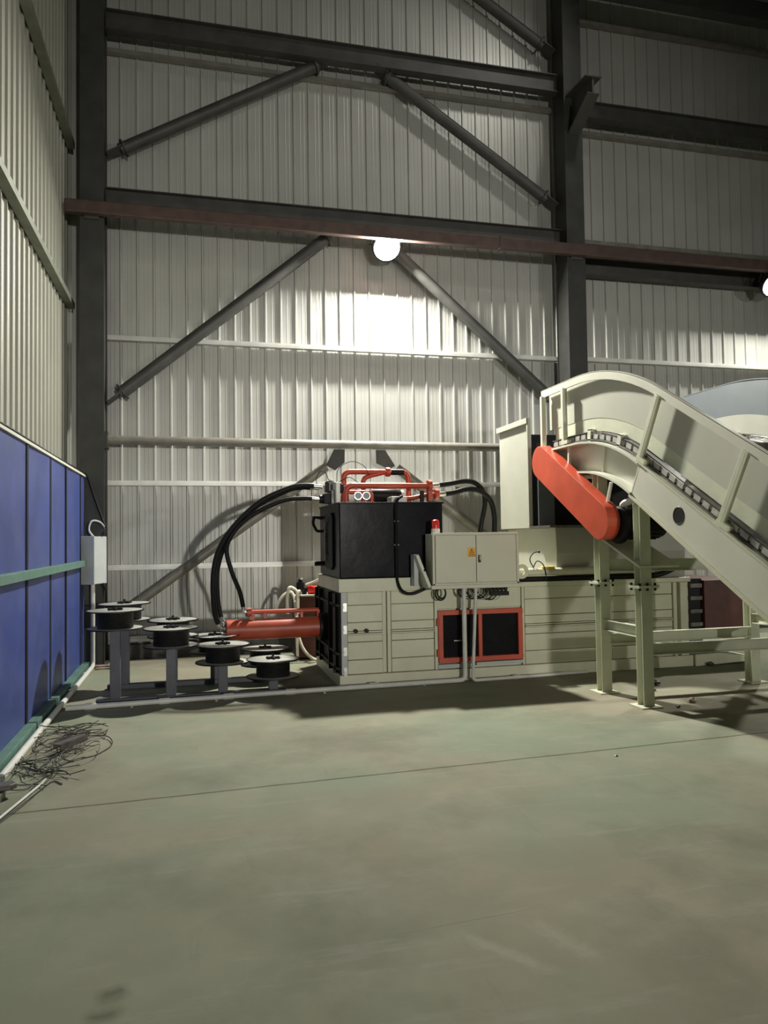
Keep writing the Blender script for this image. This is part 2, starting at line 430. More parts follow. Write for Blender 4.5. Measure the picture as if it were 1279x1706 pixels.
def brace(p, q, r, label, m=steel_dark, g0=True, g1=True):
    p = Vector((p[0] * 1.009, 10.80, 1.6 + (p[2] - 1.6) * 1.009)); q = Vector((q[0] * 1.009, 10.80, 1.6 + (q[2] - 1.6) * 1.009)); d = (q - p).normalized()
    t = thing('diagonal_brace', label, 'brace', p)
    bm = B(); add_cyl(bm, p + d * 0.18, q - d * 0.18, r, 14); obj('tube', bm, m, t)
    for e, s, on in ((p, 1, g0), (q, -1, g1)):
        if on:
            bm = B(); add_bar(bm, e - d * s * 0.02, e + d * s * 0.26, 0.016, r * 2.6, (0, 1, 0)); 
            # plate lies in the wall plane
            obj('gusset_plate', bm, steel_dark, t)
            bm = B(); add_cyl(bm, e + d * s * 0.22, e + d * s * 0.245, r * 1.45, 14); obj('end_cap', bm, steel_dark, t)
    return t
brace((-1.115, 10.70, 6.88), (1.93, 10.70, 8.62), 0.085, 'upper left diagonal brace rising from the corner column')
brace((2.66, 10.70, 8.62), (5.535, 10.70, 6.80), 0.085, 'upper right diagonal brace falling to the tall column above the lamp')
brace((-1.115, 10.70, 3.485), (2.05, 10.70, 6.12), 0.085, 'middle left diagonal brace rising from corner column towards the lamp')
brace((2.62, 10.70, 6.12), (5.535, 10.70, 3.62), 0.085, 'middle right diagonal brace falling from the lamp to the conveyor head')
brace((-1.115, 10.70, 0.525), (1.98, 10.70, 2.74), 0.068, 'lower left diagonal brace passing behind the black hoses', strut_grey, True, False)
brace((2.74, 10.70, 2.74), (5.535, 10.70, 0.67), 0.072, 'lower right diagonal brace behind the tank and control cabinet', strut_grey, False, True)
brace((3.2, 10.70, 10.62), (5.535, 10.70, 9.265), 0.085, 'topmost diagonal brace falling to the tall column near the roof')
for x0, pts, lab in ((0, [(1.955, 2.895), (2.11, 2.895), (2.105, 2.70), (1.965, 2.59), (1.835, 2.665)], 'dark gusset plate holding the lower left brace under the round strut'),
                     (0, [(2.575, 2.895), (2.71, 2.895), (2.86, 2.665), (2.775, 2.61), (2.58, 2.70)], 'dark gusset plate holding the lower right brace under the round strut')):
    bm = B(); add_prism(bm, pts, 'y', 10.69, 10.715)
    add_cyl(bm, (pts[3][0], 10.68, pts[3][1] + 0.07), (pts[3][0], 10.72, pts[3][1] + 0.07), 0.016, 8)
    tag(obj('gusset_plate', bm, steel_dark), lab, 'gusset plate')

def girt(x0, x1, z, label, m=girt_m):
    bm = B(); add_box(bm, x0, x1, 10.90, 10.975, z - 0.035, z + 0.035); add_box(bm, x0, x1, 10.88, 10.90, z - 0.035, z + 0.005)
    return tag(obj('wall_girt', bm, m), label, 'girt', 'thin girts along the back wall')
girt(-1.30, 5.70, 8.47, 'dull thin girt on back wall just below the highest beam', strut_grey)
girt(-1.30, 5.70, 4.42, 'thin zinc girt on back wall below the bright lamp')
girt(-1.30, 5.70, 2.41, 'thin zinc girt on back wall just below the round strut')
girt(-1.30, 5.70, 1.25, 'thin zinc girt on back wall behind the hanging hoses')
girt(-1.30, 5.70, 0.27, 'lowest thin girt on back wall behind the wire reels')
girt(5.75, 15.9, 10.02, 'dull thin girt highest on back wall right of the tall column', strut_grey)
girt(5.75, 15.9, 8.16, 'dull thin girt right of the tall column under the bracket beam', strut_grey)
girt(5.75, 15.9, 6.36, 'thin girt right of the tall column just above the brown pipe', strut_grey)
girt(5.75, 15.9, 4.44, 'thin zinc girt right of the tall column above the conveyor head')
girt(5.75, 15.9, 2.41, 'low thin zinc girt right of the tall column behind the conveyor')
for z, lab in ((4.78, 'dull green girt on left wall, lower of the two'), (6.97, 'dull green girt on left wall, upper of the two')):
    bm = B(); add_box(bm, -1.645, -1.55, -15.9, 10.75, z - 0.04, z + 0.04)
    tag(obj('wall_girt', bm, girt_green), lab, 'girt', 'girts along the left wall')
bm = B(); add_box(bm, 5.9, 15.9, 10.0, 10.2, 9.86, 10.16)
tag(obj('roof_beam', bm, steel_col), 'black roof beam at the top right corner', 'roof beam')

# ------------------------------------------------------------------ flood lamps
for k, L in enumerate(LAMPS):
    lab = ('bright round flood lamp hanging in front of the wall above the baler', 'bright round flood lamp at the right edge above the conveyor')[k]
    t = thing('flood_lamp', lab, 'lamp', L, 'flood lamps on the back wall')
    q = LAMP_N.to_track_quat('Z', 'Y').to_matrix()
    def pl(bm):
        for v in bm.verts: v.co = L + q @ v.co
        return bm
    bm = B(); add_lathe(bm, [(0.0, 0.0), (0.19, 0.0), (0.19, 0.012), (0.0, 0.012)], (0, 0, 0), 40); obj('lens', pl(bm), lens_m, t)
    bm = B(); add_lathe(bm, [(0.195, 0.008), (0.215, 0.012), (0.22, -0.02), (0.20, -0.10), (0.12, -0.16), (0.0, -0.17), ], (0, 0, 0), 40)
    obj('housing', pl(bm), black_m, t)
    top = L - LAMP_N * 0.08
    for sx in (-1, 1):
        bm = B(); add_tube(bm, [top + Vector((sx * 0.20, 0, 0)), top + Vector((sx * 0.24, 0, 0)), Vector((L.x + sx * 0.24, 10.435, 5.97)), Vector((L.x + sx * 0.12, 10.435, 6.0))], 0.012, 8)
        obj('bracket_arm', bm, black_m, t)

# ------------------------------------------------------------------ blue panel fence on the left
t = thing('blue_partition', 'tall blue panel partition with green rails along the left wall', 'partition', (-1.42, 7, 0))
mat_joint = mat('dark_joint', (0.012, 0.013, 0.022), 0.7, 0, 0.1, 8, spec=0.2)
edges = [10.44, 10.06, 8.99, 8.05, 6.98, 5.95, 4.95, 3.95, 2.95]
for a, b in zip(edges, edges[1:]):
    bm = B(); tilt = random.uniform(-0.007, 0.007)
    add_prism(bm, [(-1.45, b + 0.033), (-1.45, a - 0.033), (-1.392 - tilt, a - 0.033), (-1.392 + tilt, b + 0.033)], 'z', 0.03, 2.45)
    obj('panel', bm, blue_p, t, 0.006)
bm = B(); add_box(bm, -1.47, -1.452, 2.95, 10.44, 0.03, 2.45); obj('backing_board', bm, black_m, t)
for y in edges[1:-1]:
    bm = B(); add_box(bm, -1.45, -1.382, y - 0.032, y + 0.032, 0.03, 2.448); obj('joint_strip', bm, mat_joint, t)
bm = B(); add_box(bm, -1.46, -1.37, 2.95, 10.44, 2.45, 2.475); obj('top_trim', bm, cream_pale, t)
bm = B(); add_box(bm, -1.392, -1.325, 2.95, 10.20, 1.30, 1.375); obj('middle_rail', bm, green_rail, t, 0.004)
for a, b in ((2.95, 6.98), (7.03, 7.98), (8.03, 10.30)):
    bm = B(); add_box(bm, -1.392, -1.31, a, b, 0.0, 0.08); obj('bottom_rail', bm, green_rail, t, 0.004)

bm = B()
add_tube(bm, smooth_path([(-1.40, 3.0, 2.50), (-1.405, 5.0, 2.495), (-1.40, 6.5, 2.50), (-1.405, 8.2, 2.495), (-1.40, 9.6, 2.50), (-1.39, 10.25, 2.50), (-1.345, 10.40, 2.45), (-1.25, 10.41, 2.15), (-1.14, 10.36, 1.85), (-1.10, 10.28, 1.77), (-1.13, 10.22, 1.70)]), 0.014, 8)
tag(obj('black_cable', bm, rubber), 'black cable along the top of the blue partition down to the grey box', 'cable')

# grey distribution box on the corner column
t = thing('distribution_box', 'small grey electrical box on the corner column beside the blue partition', 'electrical box', (-1.25, 10.28, 1.37))
R = Matrix.Rotation(math.radians(-27), 3, 'Z')
def rot_box(bm, c):
    for v in bm.verts:
        v.co = R @ v.co + Vector(c)
    return bm
bm = B(); add_box(bm, -0.10, 0.10, -0.13, 0.13, -0.30, 0.30); obj('box_body', rot_box(bm, (-1.25, 10.24, 1.375)), box_grey, t, 0.006)
bm = B(); add_box(bm, -0.105, 0.105, -0.15, -0.132, -0.305, 0.305); obj('box_door', rot_box(bm, (-1.25, 10.24, 1.375)), box_grey, t, 0.006)
bm = B(); add_box(bm, -0.09, -0.075, -0.16, -0.15, -0.03, 0.03); obj('lock', rot_box(bm, (-1.25, 10.24, 1.375)), chrome, t)
bm = B(); add_tube(bm, smooth_path([(-1.24, 10.2, 1.66), (-1.30, 10.18, 1.76), (-1.27, 10.2, 1.87), (-1.18, 10.25, 1.86), (-1.12, 10.36, 1.78)]), 0.012, 8); obj('inlet_cable', bm, box_grey, t)
bm = B(); add_tube(bm, smooth_path([(-1.14, 10.2, 1.08), (-1.11, 10.22, 1.0), (-1.10, 10.25, 0.88), (-1.12, 10.33, 0.80)]), 0.012, 8); obj('outlet_cable', bm, rubber, t)

# conduits
t = thing('grey_conduit', 'grey plastic conduit rising from the floor to the small grey box', 'conduit', (-1.28, 9, 0.0))
bm = B(); add_tube(bm, bend_path([(-1.262, 10.24, 1.075), (-1.262, 10.24, 0.03), (-1.27, 5.6, 0.03)], 0.08), 0.027, 12); obj('pipe', bm, pvc, t)
for y in (9.6, 8.6, 7.0):
    bm = B(); add_tube(bm, [(-1.27, y - 0.03, 0.03), (-1.27, y + 0.03, 0.03)], 0.033, 12); obj('coupling', bm, pvc, t)
t = thing('grey_conduit', 'grey plastic conduit along floor past the reels and up to the control cabinet', 'conduit', (0.8, 7.9, 0.0))
bm = B(); add_tube(bm, bend_path([(-1.20, 7.75, 0.028), (0.8, 7.86, 0.028), (2.885, 7.92, 0.028), (2.885, 7.92, 1.06)], 0.06), 0.026, 12); obj('pipe', bm, pvc, t)
for x in (-0.98, -0.30, 0.32, 0.95, 1.85):
    y = 7.75 + (x + 1.2) * 0.055
    bm = B(); add_tube(bm, [(x - 0.05, y, 0.028), (x + 0.05, y + 0.005, 0.028)], 0.033, 12); obj('coupling', bm, pvc, t)
for x in (-0.6, 0.2, 1.3, 2.4):
    y = 7.745 + (x + 1.2) * 0.052
    bm = B(); add_box(bm, x - 0.012, x + 0.012, y - 0.06, y + 0.03, 0.0, 0.006); obj('clip', bm, chrome, t)
t = thing('grey_conduit', 'thinner grey conduit from cabinet bottom down along the baler foot to the right', 'conduit', (3.1, 7.9, 0.0))
bm = B(); add_tube(bm, bend_path([(3.02, 7.90, 1.06), (2.965, 7.90, 0.02), (4.4, 7.98, 0.02)], 0.05), 0.019, 10); obj('pipe', bm, pvc, t)
for x in (3.5, 4.1):
    bm = B(); add_tube(bm, [(x - 0.04, 7.93 + (x - 3.4) * 0.055, 0.02), (x + 0.04, 7.934 + (x - 3.4) * 0.055, 0.02)], 0.025, 10); obj('coupling', bm, pvc, t)

# ------------------------------------------------------------------ wire reels and their stands
def reel_stand(y, xs, tops, label):
    t = thing('reel_stand', label, 'reel stand', (0, y, 0), 'stands of the wire reels')
    bm = B(); add_box(bm, xs[0] - 0.18, xs[-1] + 0.16, y - 0.05, y + 0.05, 0.0, 0.05); obj('base_rail', bm, stand_m, t, 0.004)
    for x, z in zip(xs, tops):
        bm = B(); add_box(bm, x - 0.048, x + 0.048, y - 0.048, y + 0.048, 0.05, z); obj('post', bm, stand_m, t, 0.004)
    return t
def make_reel(loc, label):
    t = thing('wire_reel', label, 'wire reel', loc, 'steel wire reels on stepped posts')
    for z in (0.0, 0.176):
        bm = B(); add_lathe(bm, [(0.0, z), (0.266, z), (0.272, z + 0.004), (0.266, z + 0.008), (0.0, z + 0.008)], loc, 40)
        obj('bottom_flange' if z == 0 else 'top_flange', bm, reel_m, t)
    for z in (-0.002, 0.174):
        bm = B(); add_lathe(bm, [(0.264, z), (0.277, z), (0.277, z + 0.012), (0.264, z + 0.012)], loc, 40, closed=True)
        obj('flange_rim', bm, reel_edge, t)
    bm = B()
    prof = [(0.10, 0.008)]
    for i in range(24):
        prof += [(0.172 + 0.004 * (i % 2), 0.009 + i * 0.0069)]
    prof += [(0.10, 0.176)]
    add_lathe(bm, prof, loc, 36); obj('wire_winding', bm, reel_edge, t)
    bm = B(); add_lathe(bm, [(0.0, 0.184), (0.03, 0.184), (0.03, 0.206), (0.012, 0.21), (0.012, 0.23), (0.0, 0.23)], loc, 16); obj('spindle', bm, black_m, t)
    bm = B()
    for k in range(3):
        a = k * math.pi / 3 + 0.3; c = Vector(loc) + Vector((0, 0, 0.194)); d = Vector((math.cos(a), math.sin(a), 0)) * 0.075
        add_bar(bm, c - d, c + d, 0.022, 0.02)
    obj('hub_spider', bm, black_m, t)
    return t
order = ('tallest', 'second tallest', 'second lowest', 'lowest')
FY, RY = 7.99, 8.76
fx, ft = [-0.775, -0.24, 0.272, 0.785], [0.737, 0.540, 0.349, 0.173]
rx, rt = [-0.75, -0.242, 0.21, 0.772], [0.742, 0.544, 0.352, 0.180]
reel_stand(FY, fx, ft, 'slate painted stand under the front row of wire reels')
reel_stand(RY, rx, rt, 'slate painted stand under the rear row of wire reels')
def copy_tree(o):
    c = o.copy(); COL.objects.link(c)
    for ch in o.children:
        d = ch.copy(); COL.objects.link(d); d.parent = c
    return c
proto = make_reel((0, 0, 0), 'x')
first = True
for xs, ts, y, row in ((fx, ft, FY, 'front'), (rx, rt, RY, 'rear')):
    for k in range(4):
        o = proto if first else copy_tree(proto); first = False
        o.location = (xs[k], y, ts[k] + 0.002)
        o.rotation_euler = (random.uniform(0.0, 0.014), random.uniform(-0.008, 0.008), random.uniform(0, 6))
        o['label'] = 'black wire reel on the %s post of the %s row' % (order[k], row)

# ------------------------------------------------------------------ baler
bal = thing('baler', 'long cream horizontal baling press with red side cylinder', 'baling press', (3.7, 8.8, 0))
YF, YB = 8.05, 9.62
bm = B(); add_box(bm, 1.56, 5.86, YF + 0.05, YB, 0.12, 1.03); obj('body', bm, cream, bal, 0.006)
bm = B(); add_box(bm, 1.50, 5.86, YF - 0.02, YB + 0.02, 0.0, 0.13); obj('base_skirt', bm, cream, bal, 0.006)
def plates(x0, x1, name, yo=0.0):
    bm = B()
    for z0, z1 in ((0.135, 0.283), (0.289, 0.476), (0.482, 0.556), (0.598, 0.688), (0.694, 0.876), (0.882, 1.02)):
        add_box(bm, x0, x1, YF + yo + 0.004, YF + 0.06, z0, z1)
    o = obj(name, bm, cream, bal, 0.006)
    bm = B(); add_box(bm, x0, x1, YF - 0.012 + yo, YF + 0.05, 0.560, 0.572); add_box(bm, x0, x1, YF - 0.012 + yo, YF + 0.05, 0.582, 0.594); obj('guide_rail', bm, cream, bal)
plates(1.595, 1.985, 'side_plating')
plates(2.085, 2.575, 'side_plating')
plates(3.67, 4.70, 'side_plating')
plates(4.78, 5.60, 'side_plating')
for x0, x1, y in ((1.99, 2.035, 0.03), (2.04, 2.08, 0.0), (4.705, 4.775, 0.0), (5.61, 5.66, -0.01), (5.70, 5.80, -0.02), (2.58, 2.615, -0.01), (3.632, 3.662, -0.005)):
    bm = B(); add_box(bm, x0, x1, YF + y, YF + 0.06, 0.135, 1.02); obj('upright_rib', bm, cream, bal, 0.004)
bm = B(); add_box(bm, 1.50, 2.71, YF - 0.02, 9.42, 1.02, 1.165); obj('tank_plinth', bm, cream, bal, 0.006)
bm = B(); add_box(bm, 2.71, 5.86, YF - 0.005, YB, 1.02, 1.075); obj('deck_plate', bm, cream, bal, 0.006)
bm = B(); add_box(bm, 2.615, 3.63, YF + 0.02, YF + 0.06, 0.80, 1.02); obj('upper_plating', bm, cream, bal, 0.004)
# black end frame
bm = B(); add_box(bm, 1.515, 1.56, YF + 0.0, YB, 0.13, 1.02); obj('end_plate', bm, black_m, bal)
bm = B()
for y in (8.25, 8.55, 9.2, 9.5):
    add_box(bm, 1.47, 1.515, y - 0.015, y + 0.015, 0.13, 1.0)
for z in (0.20, 0.36, 0.88):
    add_box(bm, 1.48, 1.515, YF + 0.02, YB, z - 0.012, z + 0.012)
obj('end_ribs', bm, black_m, bal)
bm = B(); add_box(bm, 1.525, 1.59, YF - 0.015, YF + 0.03, 0.135, 1.02); obj('corner_strip', bm, box_grey, bal, 0.003)
for z in (0.86, 0.62, 0.385, 0.17):
    bm = B(); add_cyl(bm, (1.565, YF - 0.035, z), (1.565, YF - 0.012, z), 0.018, 8); add_box(bm, 1.545, 1.585, YF - 0.02, YF - 0.012, z - 0.045, z + 0.045); obj('bolt', bm, chrome, bal)
for x in (1.68, 1.80):
    bm = B(); add_cyl(bm, (x, YF - 0.045, 0.602), (x, YF + 0.0, 0.602), 0.022, 10); obj('port_plug', bm, black_m, bal)
# red ram cylinder on the left end
cy = thing('ram_cylinder', None, None, (0.9, 8.8, 0.58))
del_keys = [k for k in cy.keys()]
cy.parent = bal; cy.matrix_parent_inverse = Matrix.Translation(-Vector(bal.location))
cy['label'] = 'orange red hydraulic cylinder'
def sub(name, bm, m, p, bevel=0):
    # a child of a part whose own transform is a pure translation in world space
    return obj(name, bm, m, p, bevel)
bm = B(); add_lathe(bm, [(0.0, -0.56), (0.112, -0.56), (0.118, -0.553), (0.118, 0.62), (0.0, 0.62)], (0.9, 8.8, 0.58), 40, 'x'); sub('barrel', bm, red_dull, cy)
bm = B(); add_cyl(bm, (1.40, 8.8, 0.58), (1.52, 8.8, 0.58), 0.165, 32); sub('mounting_flange', bm, black_m, cy)
bm = B(); add_cyl(bm, (0.62, 8.80, 0.775), (1.40, 8.80, 0.775), 0.026, 14); add_cyl(bm, (1.40, 8.80, 0.775), (1.40, 8.80, 0.68), 0.026, 14); sub('feed_pipe', bm, red_p, cy)
for x in (0.78, 1.2):
    bm = B(); add_box(bm, x - 0.015, x + 0.015, 8.78, 8.82, 0.68, 0.76); sub('pipe_bracket', bm, red_p, cy)
bm = B(); add_cyl(bm, (0.575, 8.80, 0.775), (0.62, 8.80, 0.775), 0.055, 12); add_box(bm, 0.60, 0.66, 8.76, 8.84, 0.69, 0.76); sub('port_flange', bm, red_p, cy)
for dy, dz in ((0.035, 0.035), (-0.035, 0.035), (0.035, -0.035), (-0.035, -0.035)):
    bm = B(); add_cyl(bm, (0.555, 8.80 + dy, 0.775 + dz), (0.63, 8.80 + dy, 0.775 + dz), 0.011, 6); sub('bolt', bm, dark_steel, cy)
bm = B(); add_cyl(bm, (0.305, 8.80, 0.60), (0.345, 8.80, 0.60), 0.05, 12); sub('end_port', bm, dark_steel, cy)
# red framed mesh window
wd = thing('inspection_door', None, None, (3.12, YF, 0.5))
wd.parent = bal; wd.matrix_parent_inverse = Matrix.Translation(-Vector(bal.location)); wd['label'] = 'red framed mesh door'
x0, x1, z0, z1 = 2.618, 3.628, 0.205, 0.785
bm = B(); add_box(bm, x0, x1, YF - 0.03, YF + 0.02, z1 - 0.05, z1); add_box(bm, x0, x1, YF - 0.03, YF + 0.02, z0, z0 + 0.05)
add_box(bm, x0, x0 + 0.055, YF - 0.03, YF + 0.02, z0 + 0.05, z1 - 0.05); add_box(bm, x1 - 0.055, x1, YF - 0.03, YF + 0.02, z0 + 0.05, z1 - 0.05)
add_box(bm, 3.09, 3.135, YF - 0.03, YF + 0.02, z0 + 0.05, z1 - 0.05); sub('frame', bm, red_p, wd, 0.004)
bm = B(); add_box(bm, x0 + 0.03, x1 - 0.03, YF + 0.030, YF + 0.049, z0 + 0.02, z1 - 0.02); sub('dark_interior_sheet', bm, black_gloss, wd)  # black panel paints the unlit interior seen through the mesh
bm = B()
def seg_clip(p, q, X0, X1, Z0, Z1):
    (ax, az), (bx, bz) = p, q; t0, t1 = 0, 1
    for d, lo, hi, a in ((bx - ax, X0, X1, ax), (bz - az, Z0, Z1, az)):
        u, v = (lo - a) / d, (hi - a) / d
        if u > v: u, v = v, u
        t0, t1 = max(t0, u), min(t1, v)
    return None if t0 >= t1 else ((ax + (bx - ax) * t0, az + (bz - az) * t0), (ax + (bx - ax) * t1, az + (bz - az) * t1))
for X0, X1 in ((x0 + 0.055, 3.09), (3.135, x1 - 0.055)):
    Z0, Z1 = z0 + 0.05, z1 - 0.05
    c = -0.8
    while c < 0.8:
        for s in (1, -1):
            r_ = seg_clip((X0 - 0.5, (Z0 + Z1) / 2 + c - s * 0.8), (X1 + 0.5, (Z0 + Z1) / 2 + c + s * 0.8), X0, X1, Z0, Z1)
            if r_:
                (a, b), (d, e) = r_
                if abs(a - d) > 0.01: add_bar(bm, (a, YF + 0.004 + 0.002 * s, b), (d, YF + 0.004 + 0.002 * s, e), 0.003, 0.003)
        c += 0.036
sub('wire_mesh', bm, black_m, wd)
for z in (0.32, 0.66):
    bm = B(); add_cyl(bm, (2.61, YF - 0.035, z - 0.04), (2.61, YF - 0.035, z + 0.04), 0.016, 10); sub('hinge', bm, red_p, wd)
bm = B(); add_box(bm, 2.80, 2.88, YF - 0.02, YF + 0.01, 0.44, 0.452); sub('handle', bm, chrome, wd)
bm = B(); add_box(bm, 2.61, 3.04, YF - 0.03, YF + 0.05, 0.145, 0.19); add_box(bm, 3.06, 3.62, YF - 0.03, YF + 0.05, 0.16, 0.195); obj('sill_bar', bm, box_grey, bal)
# feed chamber
bm = B()
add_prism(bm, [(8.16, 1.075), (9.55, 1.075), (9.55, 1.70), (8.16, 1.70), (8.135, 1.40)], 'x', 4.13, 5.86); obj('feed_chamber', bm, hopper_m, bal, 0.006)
bm = B(); add_cyl(bm, (3.56, 8.08, 1.185), (5.35, 8.08, 1.185), 0.045, 20); obj('tie_tube', bm, cream, bal)
bm = B(); add_lathe(bm, [(0.04, 0), (0.085, 0), (0.085, 0.02), (0.04, 0.02)], (3.62, 8.0, 1.20), 28, 'y', closed=True); obj('pulley_disc', bm, cream, bal)
# outlet end with red brown plates
for z in (0.50, 0.66, 0.82, 0.97):
    bm = B(); add_box(bm, 5.86, 6.02, YF + 0.0, YF + 0.05, z - 0.025, z + 0.02); obj('outlet_slat', bm, dark_steel, bal)
bm = B(); add_box(bm, 5.86, 6.05, YF + 0.05, 9.5, 0.13, 1.05); obj('outlet_frame', bm, black_m, bal)
bm = B(); add_box(bm, 6.05, 6.75, YF + 0.0, 9.5, 0.42, 1.03); obj('outlet_plate', bm, maroon, bal, 0.004)
bm = B(); add_prism(bm, [(5.87, 0.14), (6.22, 0.145), (6.72, 0.075), (6.72, 0.03), (5.87, 0.0)], 'y', 8.0, 9.4); obj('outlet_tray', bm, cream, bal, 0.004)
bm = B(); add_box(bm, 6.60, 6.68, 8.1, 9.3, 0.0, 0.03); obj('tray_foot', bm, steel_dark, bal)
bm = B(); add_tube(bm, bend_path([(3.55, 8.085, 1.105), (5.45, 8.085, 1.105), (5.70, 8.085, 1.20), (5.80, 8.14, 1.27)], 0.12), 0.032, 12); obj('deck_hose', bm, rubber, bal)

# ------------------------------------------------------------------ hydraulic power pack on the plinth
pp = thing('hydraulic_power_pack', 'black oil tank with red pipework on top of the baler', 'hydraulic unit', (2.1, 8.7, 1.165))
bm = B(); add_box(bm, 1.52, 2.70, 8.06, 9.36, 1.167, 2.0); obj('oil_tank', bm, black_gloss, pp, 0.012)
bm = B(); add_box(bm, 1.51, 2.715, 8.05, 9.37, 1.98, 2.0); obj('tank_lid', bm, black_gloss, pp, 0.004)
bm = B(); add_prism(bm, [(8.38, 1.30), (8.48, 1.25), (8.75, 1.25), (8.85, 1.32), (8.85, 1.84), (8.78, 1.90), (8.45, 1.90), (8.38, 1.84)], 'x', 1.495, 1.52); obj('hatch_cover', bm, black_m, pp, 0.006)
bm = B(); add_box(bm, 1.475, 1.495, 8.72, 8.80, 1.35, 1.80); obj('level_gauge', bm, dark_steel, pp)
for z in (1.42, 1.55, 1.68, 1.78):
    bm = B(); add_cyl(bm, (1.47, 8.66, z), (1.495, 8.66, z), 0.012, 8); obj('hatch_bolt', bm, dark_steel, pp)
bm = B(); add_tube(bm, bend_path([(1.52, 9.3, 1.86), (1.44, 9.3, 1.88), (1.42, 9.3, 1.80), (1.47, 9.3, 1.70), (1.52, 9.3, 1.70)], 0.03), 0.018, 8); add_box(bm, 1.42, 1.52, 9.28, 9.34, 1.86, 1.885); obj('lifting_hook', bm, black_m, pp)
bm = B(); add_cyl(bm, (1.44, 9.3, 1.30), (1.52, 9.3, 1.30), 0.03, 10); obj('drain_plug', bm, black_m, pp)
def pipe(pts, r, name='red_pipe', m=red_p, bend=0.07):
    bm = B(); add_tube(bm, bend_path(pts, bend, 7), r, 14); return obj(name, bm, m, pp)
pipe([(1.70, 8.70, 2.0), (1.70, 8.70, 2.39), (2.49, 8.70, 2.39), (2.49, 8.70, 2.0)], 0.032, bend=0.09)
pipe([(1.935, 8.70, 2.0), (1.935, 8.70, 2.31), (2.02, 8.70, 2.345), (2.21, 8.70, 2.39)], 0.028, bend=0.05)
pipe([(1.655, 8.35, 2.0), (1.655, 8.35, 2.20), (2.62, 8.35, 2.20)], 0.033, bend=0.09)
pipe([(2.30, 8.40, 2.06), (2.44, 8.40, 2.06), (2.62, 8.40, 2.10), (2.72, 8.40, 2.105)], 0.024, bend=0.05)
pipe([(1.66, 8.55, 2.0), (1.66, 8.55, 2.14), (2.0, 8.55, 2.14), (2.0, 8.55, 2.0)], 0.026, bend=0.06)
def flange(c, r, ax, m=red_p, name='pipe_flange'):
    bm = B(); c = Vector(c); a = Vector(ax) * 0.022
    add_cyl(bm, c - a, c + a, r, 16)
    for k in range(4):
        ang = k * math.pi / 2 + 0.78; o = Vector(ax).orthogonal().normalized(); p2 = Vector(ax).cross(o)
        d = (o * math.cos(ang) + p2 * math.sin(ang)) * r * 0.75
        add_cyl(bm, c + d - a * 1.5, c + d + a * 1.5, 0.009, 6)
    return obj(name, bm, m, pp)
flange((2.235, 8.70, 2.39), 0.055, (1, 0, 0)); flange((1.70, 8.70, 2.20), 0.055, (0, 0, 1)); flange((2.64, 8.35, 2.20), 0.07, (1, 0, 0)); flange((2.74, 8.40, 2.105), 0.065, (1, 0, 0))
bm = B(); add_box(bm, 2.615, 2.665, 8.31, 8.39, 2.02, 2.24); obj('pipe_stand', bm, red_p, pp, 0.004)
bm = B(); add_cyl(bm, (2.27, 8.70, 2.39), (2.43, 8.70, 2.39), 0.036, 16); obj('pipe_sleeve', bm, black_m, pp)
for x in (1.79, 1.885):
    bm = B(); add_cyl(bm, (x, 8.36, 2.085), (x, 8.32, 2.085), 0.046, 24); g = obj('pressure_gauge', bm, chrome, pp)
    bm = B(); add_cyl(bm, (x, 8.322, 2.085), (x, 8.316, 2.085), 0.038, 24); f = obj('gauge_face', bm, glass_g, g); f.matrix_parent_inverse = g.matrix_world.inverted()
    bm = B(); add_cyl(bm, (x, 8.36, 2.0), (x, 8.36, 2.06), 0.012, 8); f = obj('gauge_stem', bm, chrome, g); f.matrix_parent_inverse = g.matrix_world.inverted()
bm = B(); add_lathe(bm, [(0.0, -0.2), (0.06, -0.2), (0.085, -0.16), (0.085, 0.16), (0.06, 0.2), (0.0, 0.2)], (2.20, 8.75, 2.11), 24, 'x')
for k in range(10):
    a = k * math.pi * 2 / 10; add_box(bm, 2.06, 2.34, 8.75 + 0.092 * math.cos(a) - 0.004, 8.75 + 0.092 * math.cos(a) + 0.004, 2.11 + 0.092 * math.sin(a) - 0.004, 2.11 + 0.092 * math.sin(a) + 0.004)
mo = obj('pump_motor', bm, black_m, pp)
for x in (1.98, 2.40):
    bm = B(); add_cyl(bm, (x, 8.75, 2.11), (x + 0.03, 8.75, 2.11), 0.07, 20); f = obj('motor_end_cap', bm, clear_base, mo); f.matrix_parent_inverse = mo.matrix_world.inverted()
bm = B(); add_box(bm, 2.12, 2.30, 8.10, 8.30, 2.0, 2.065); obj('junction_box', bm, clear_base, pp, 0.006)
bm = B(); add_box(bm, 2.52, 2.56, 8.30, 8.34, 2.0, 2.14); obj('breather_post', bm, black_m, pp)
# valve block at the left end
bm = B(); add_box(bm, 1.505, 1.60, 8.45, 8.70, 2.0, 2.16); obj('valve_block', bm, dark_steel, pp, 0.004)
bm = B(); add_box(bm, 1.545, 1.59, 8.36, 8.48, 2.0, 2.24); obj('valve_stack', bm, clear_base, pp, 0.004)
bm = B(); add_box(bm, 1.60, 1.63, 8.38, 8.44, 2.12, 2.22); obj('solenoid', bm, black_m, pp, 0.004)
bm = B(); add_box(bm, 1.635, 1.665, 8.38, 8.44, 2.14, 2.20); obj('solenoid_plug', bm, blue_small, pp, 0.004)
bm = B(); add_box(bm, 1.43, 1.52, 8.50, 8.66, 2.01, 2.12); add_cyl(bm, (1.39, 8.58, 2.06), (1.43, 8.58, 2.06), 0.05, 12); add_box(bm, 1.46, 1.545, 8.50, 8.62, 2.14, 2.26); obj('hose_manifold', bm, black_m, pp, 0.004)
bm = B()
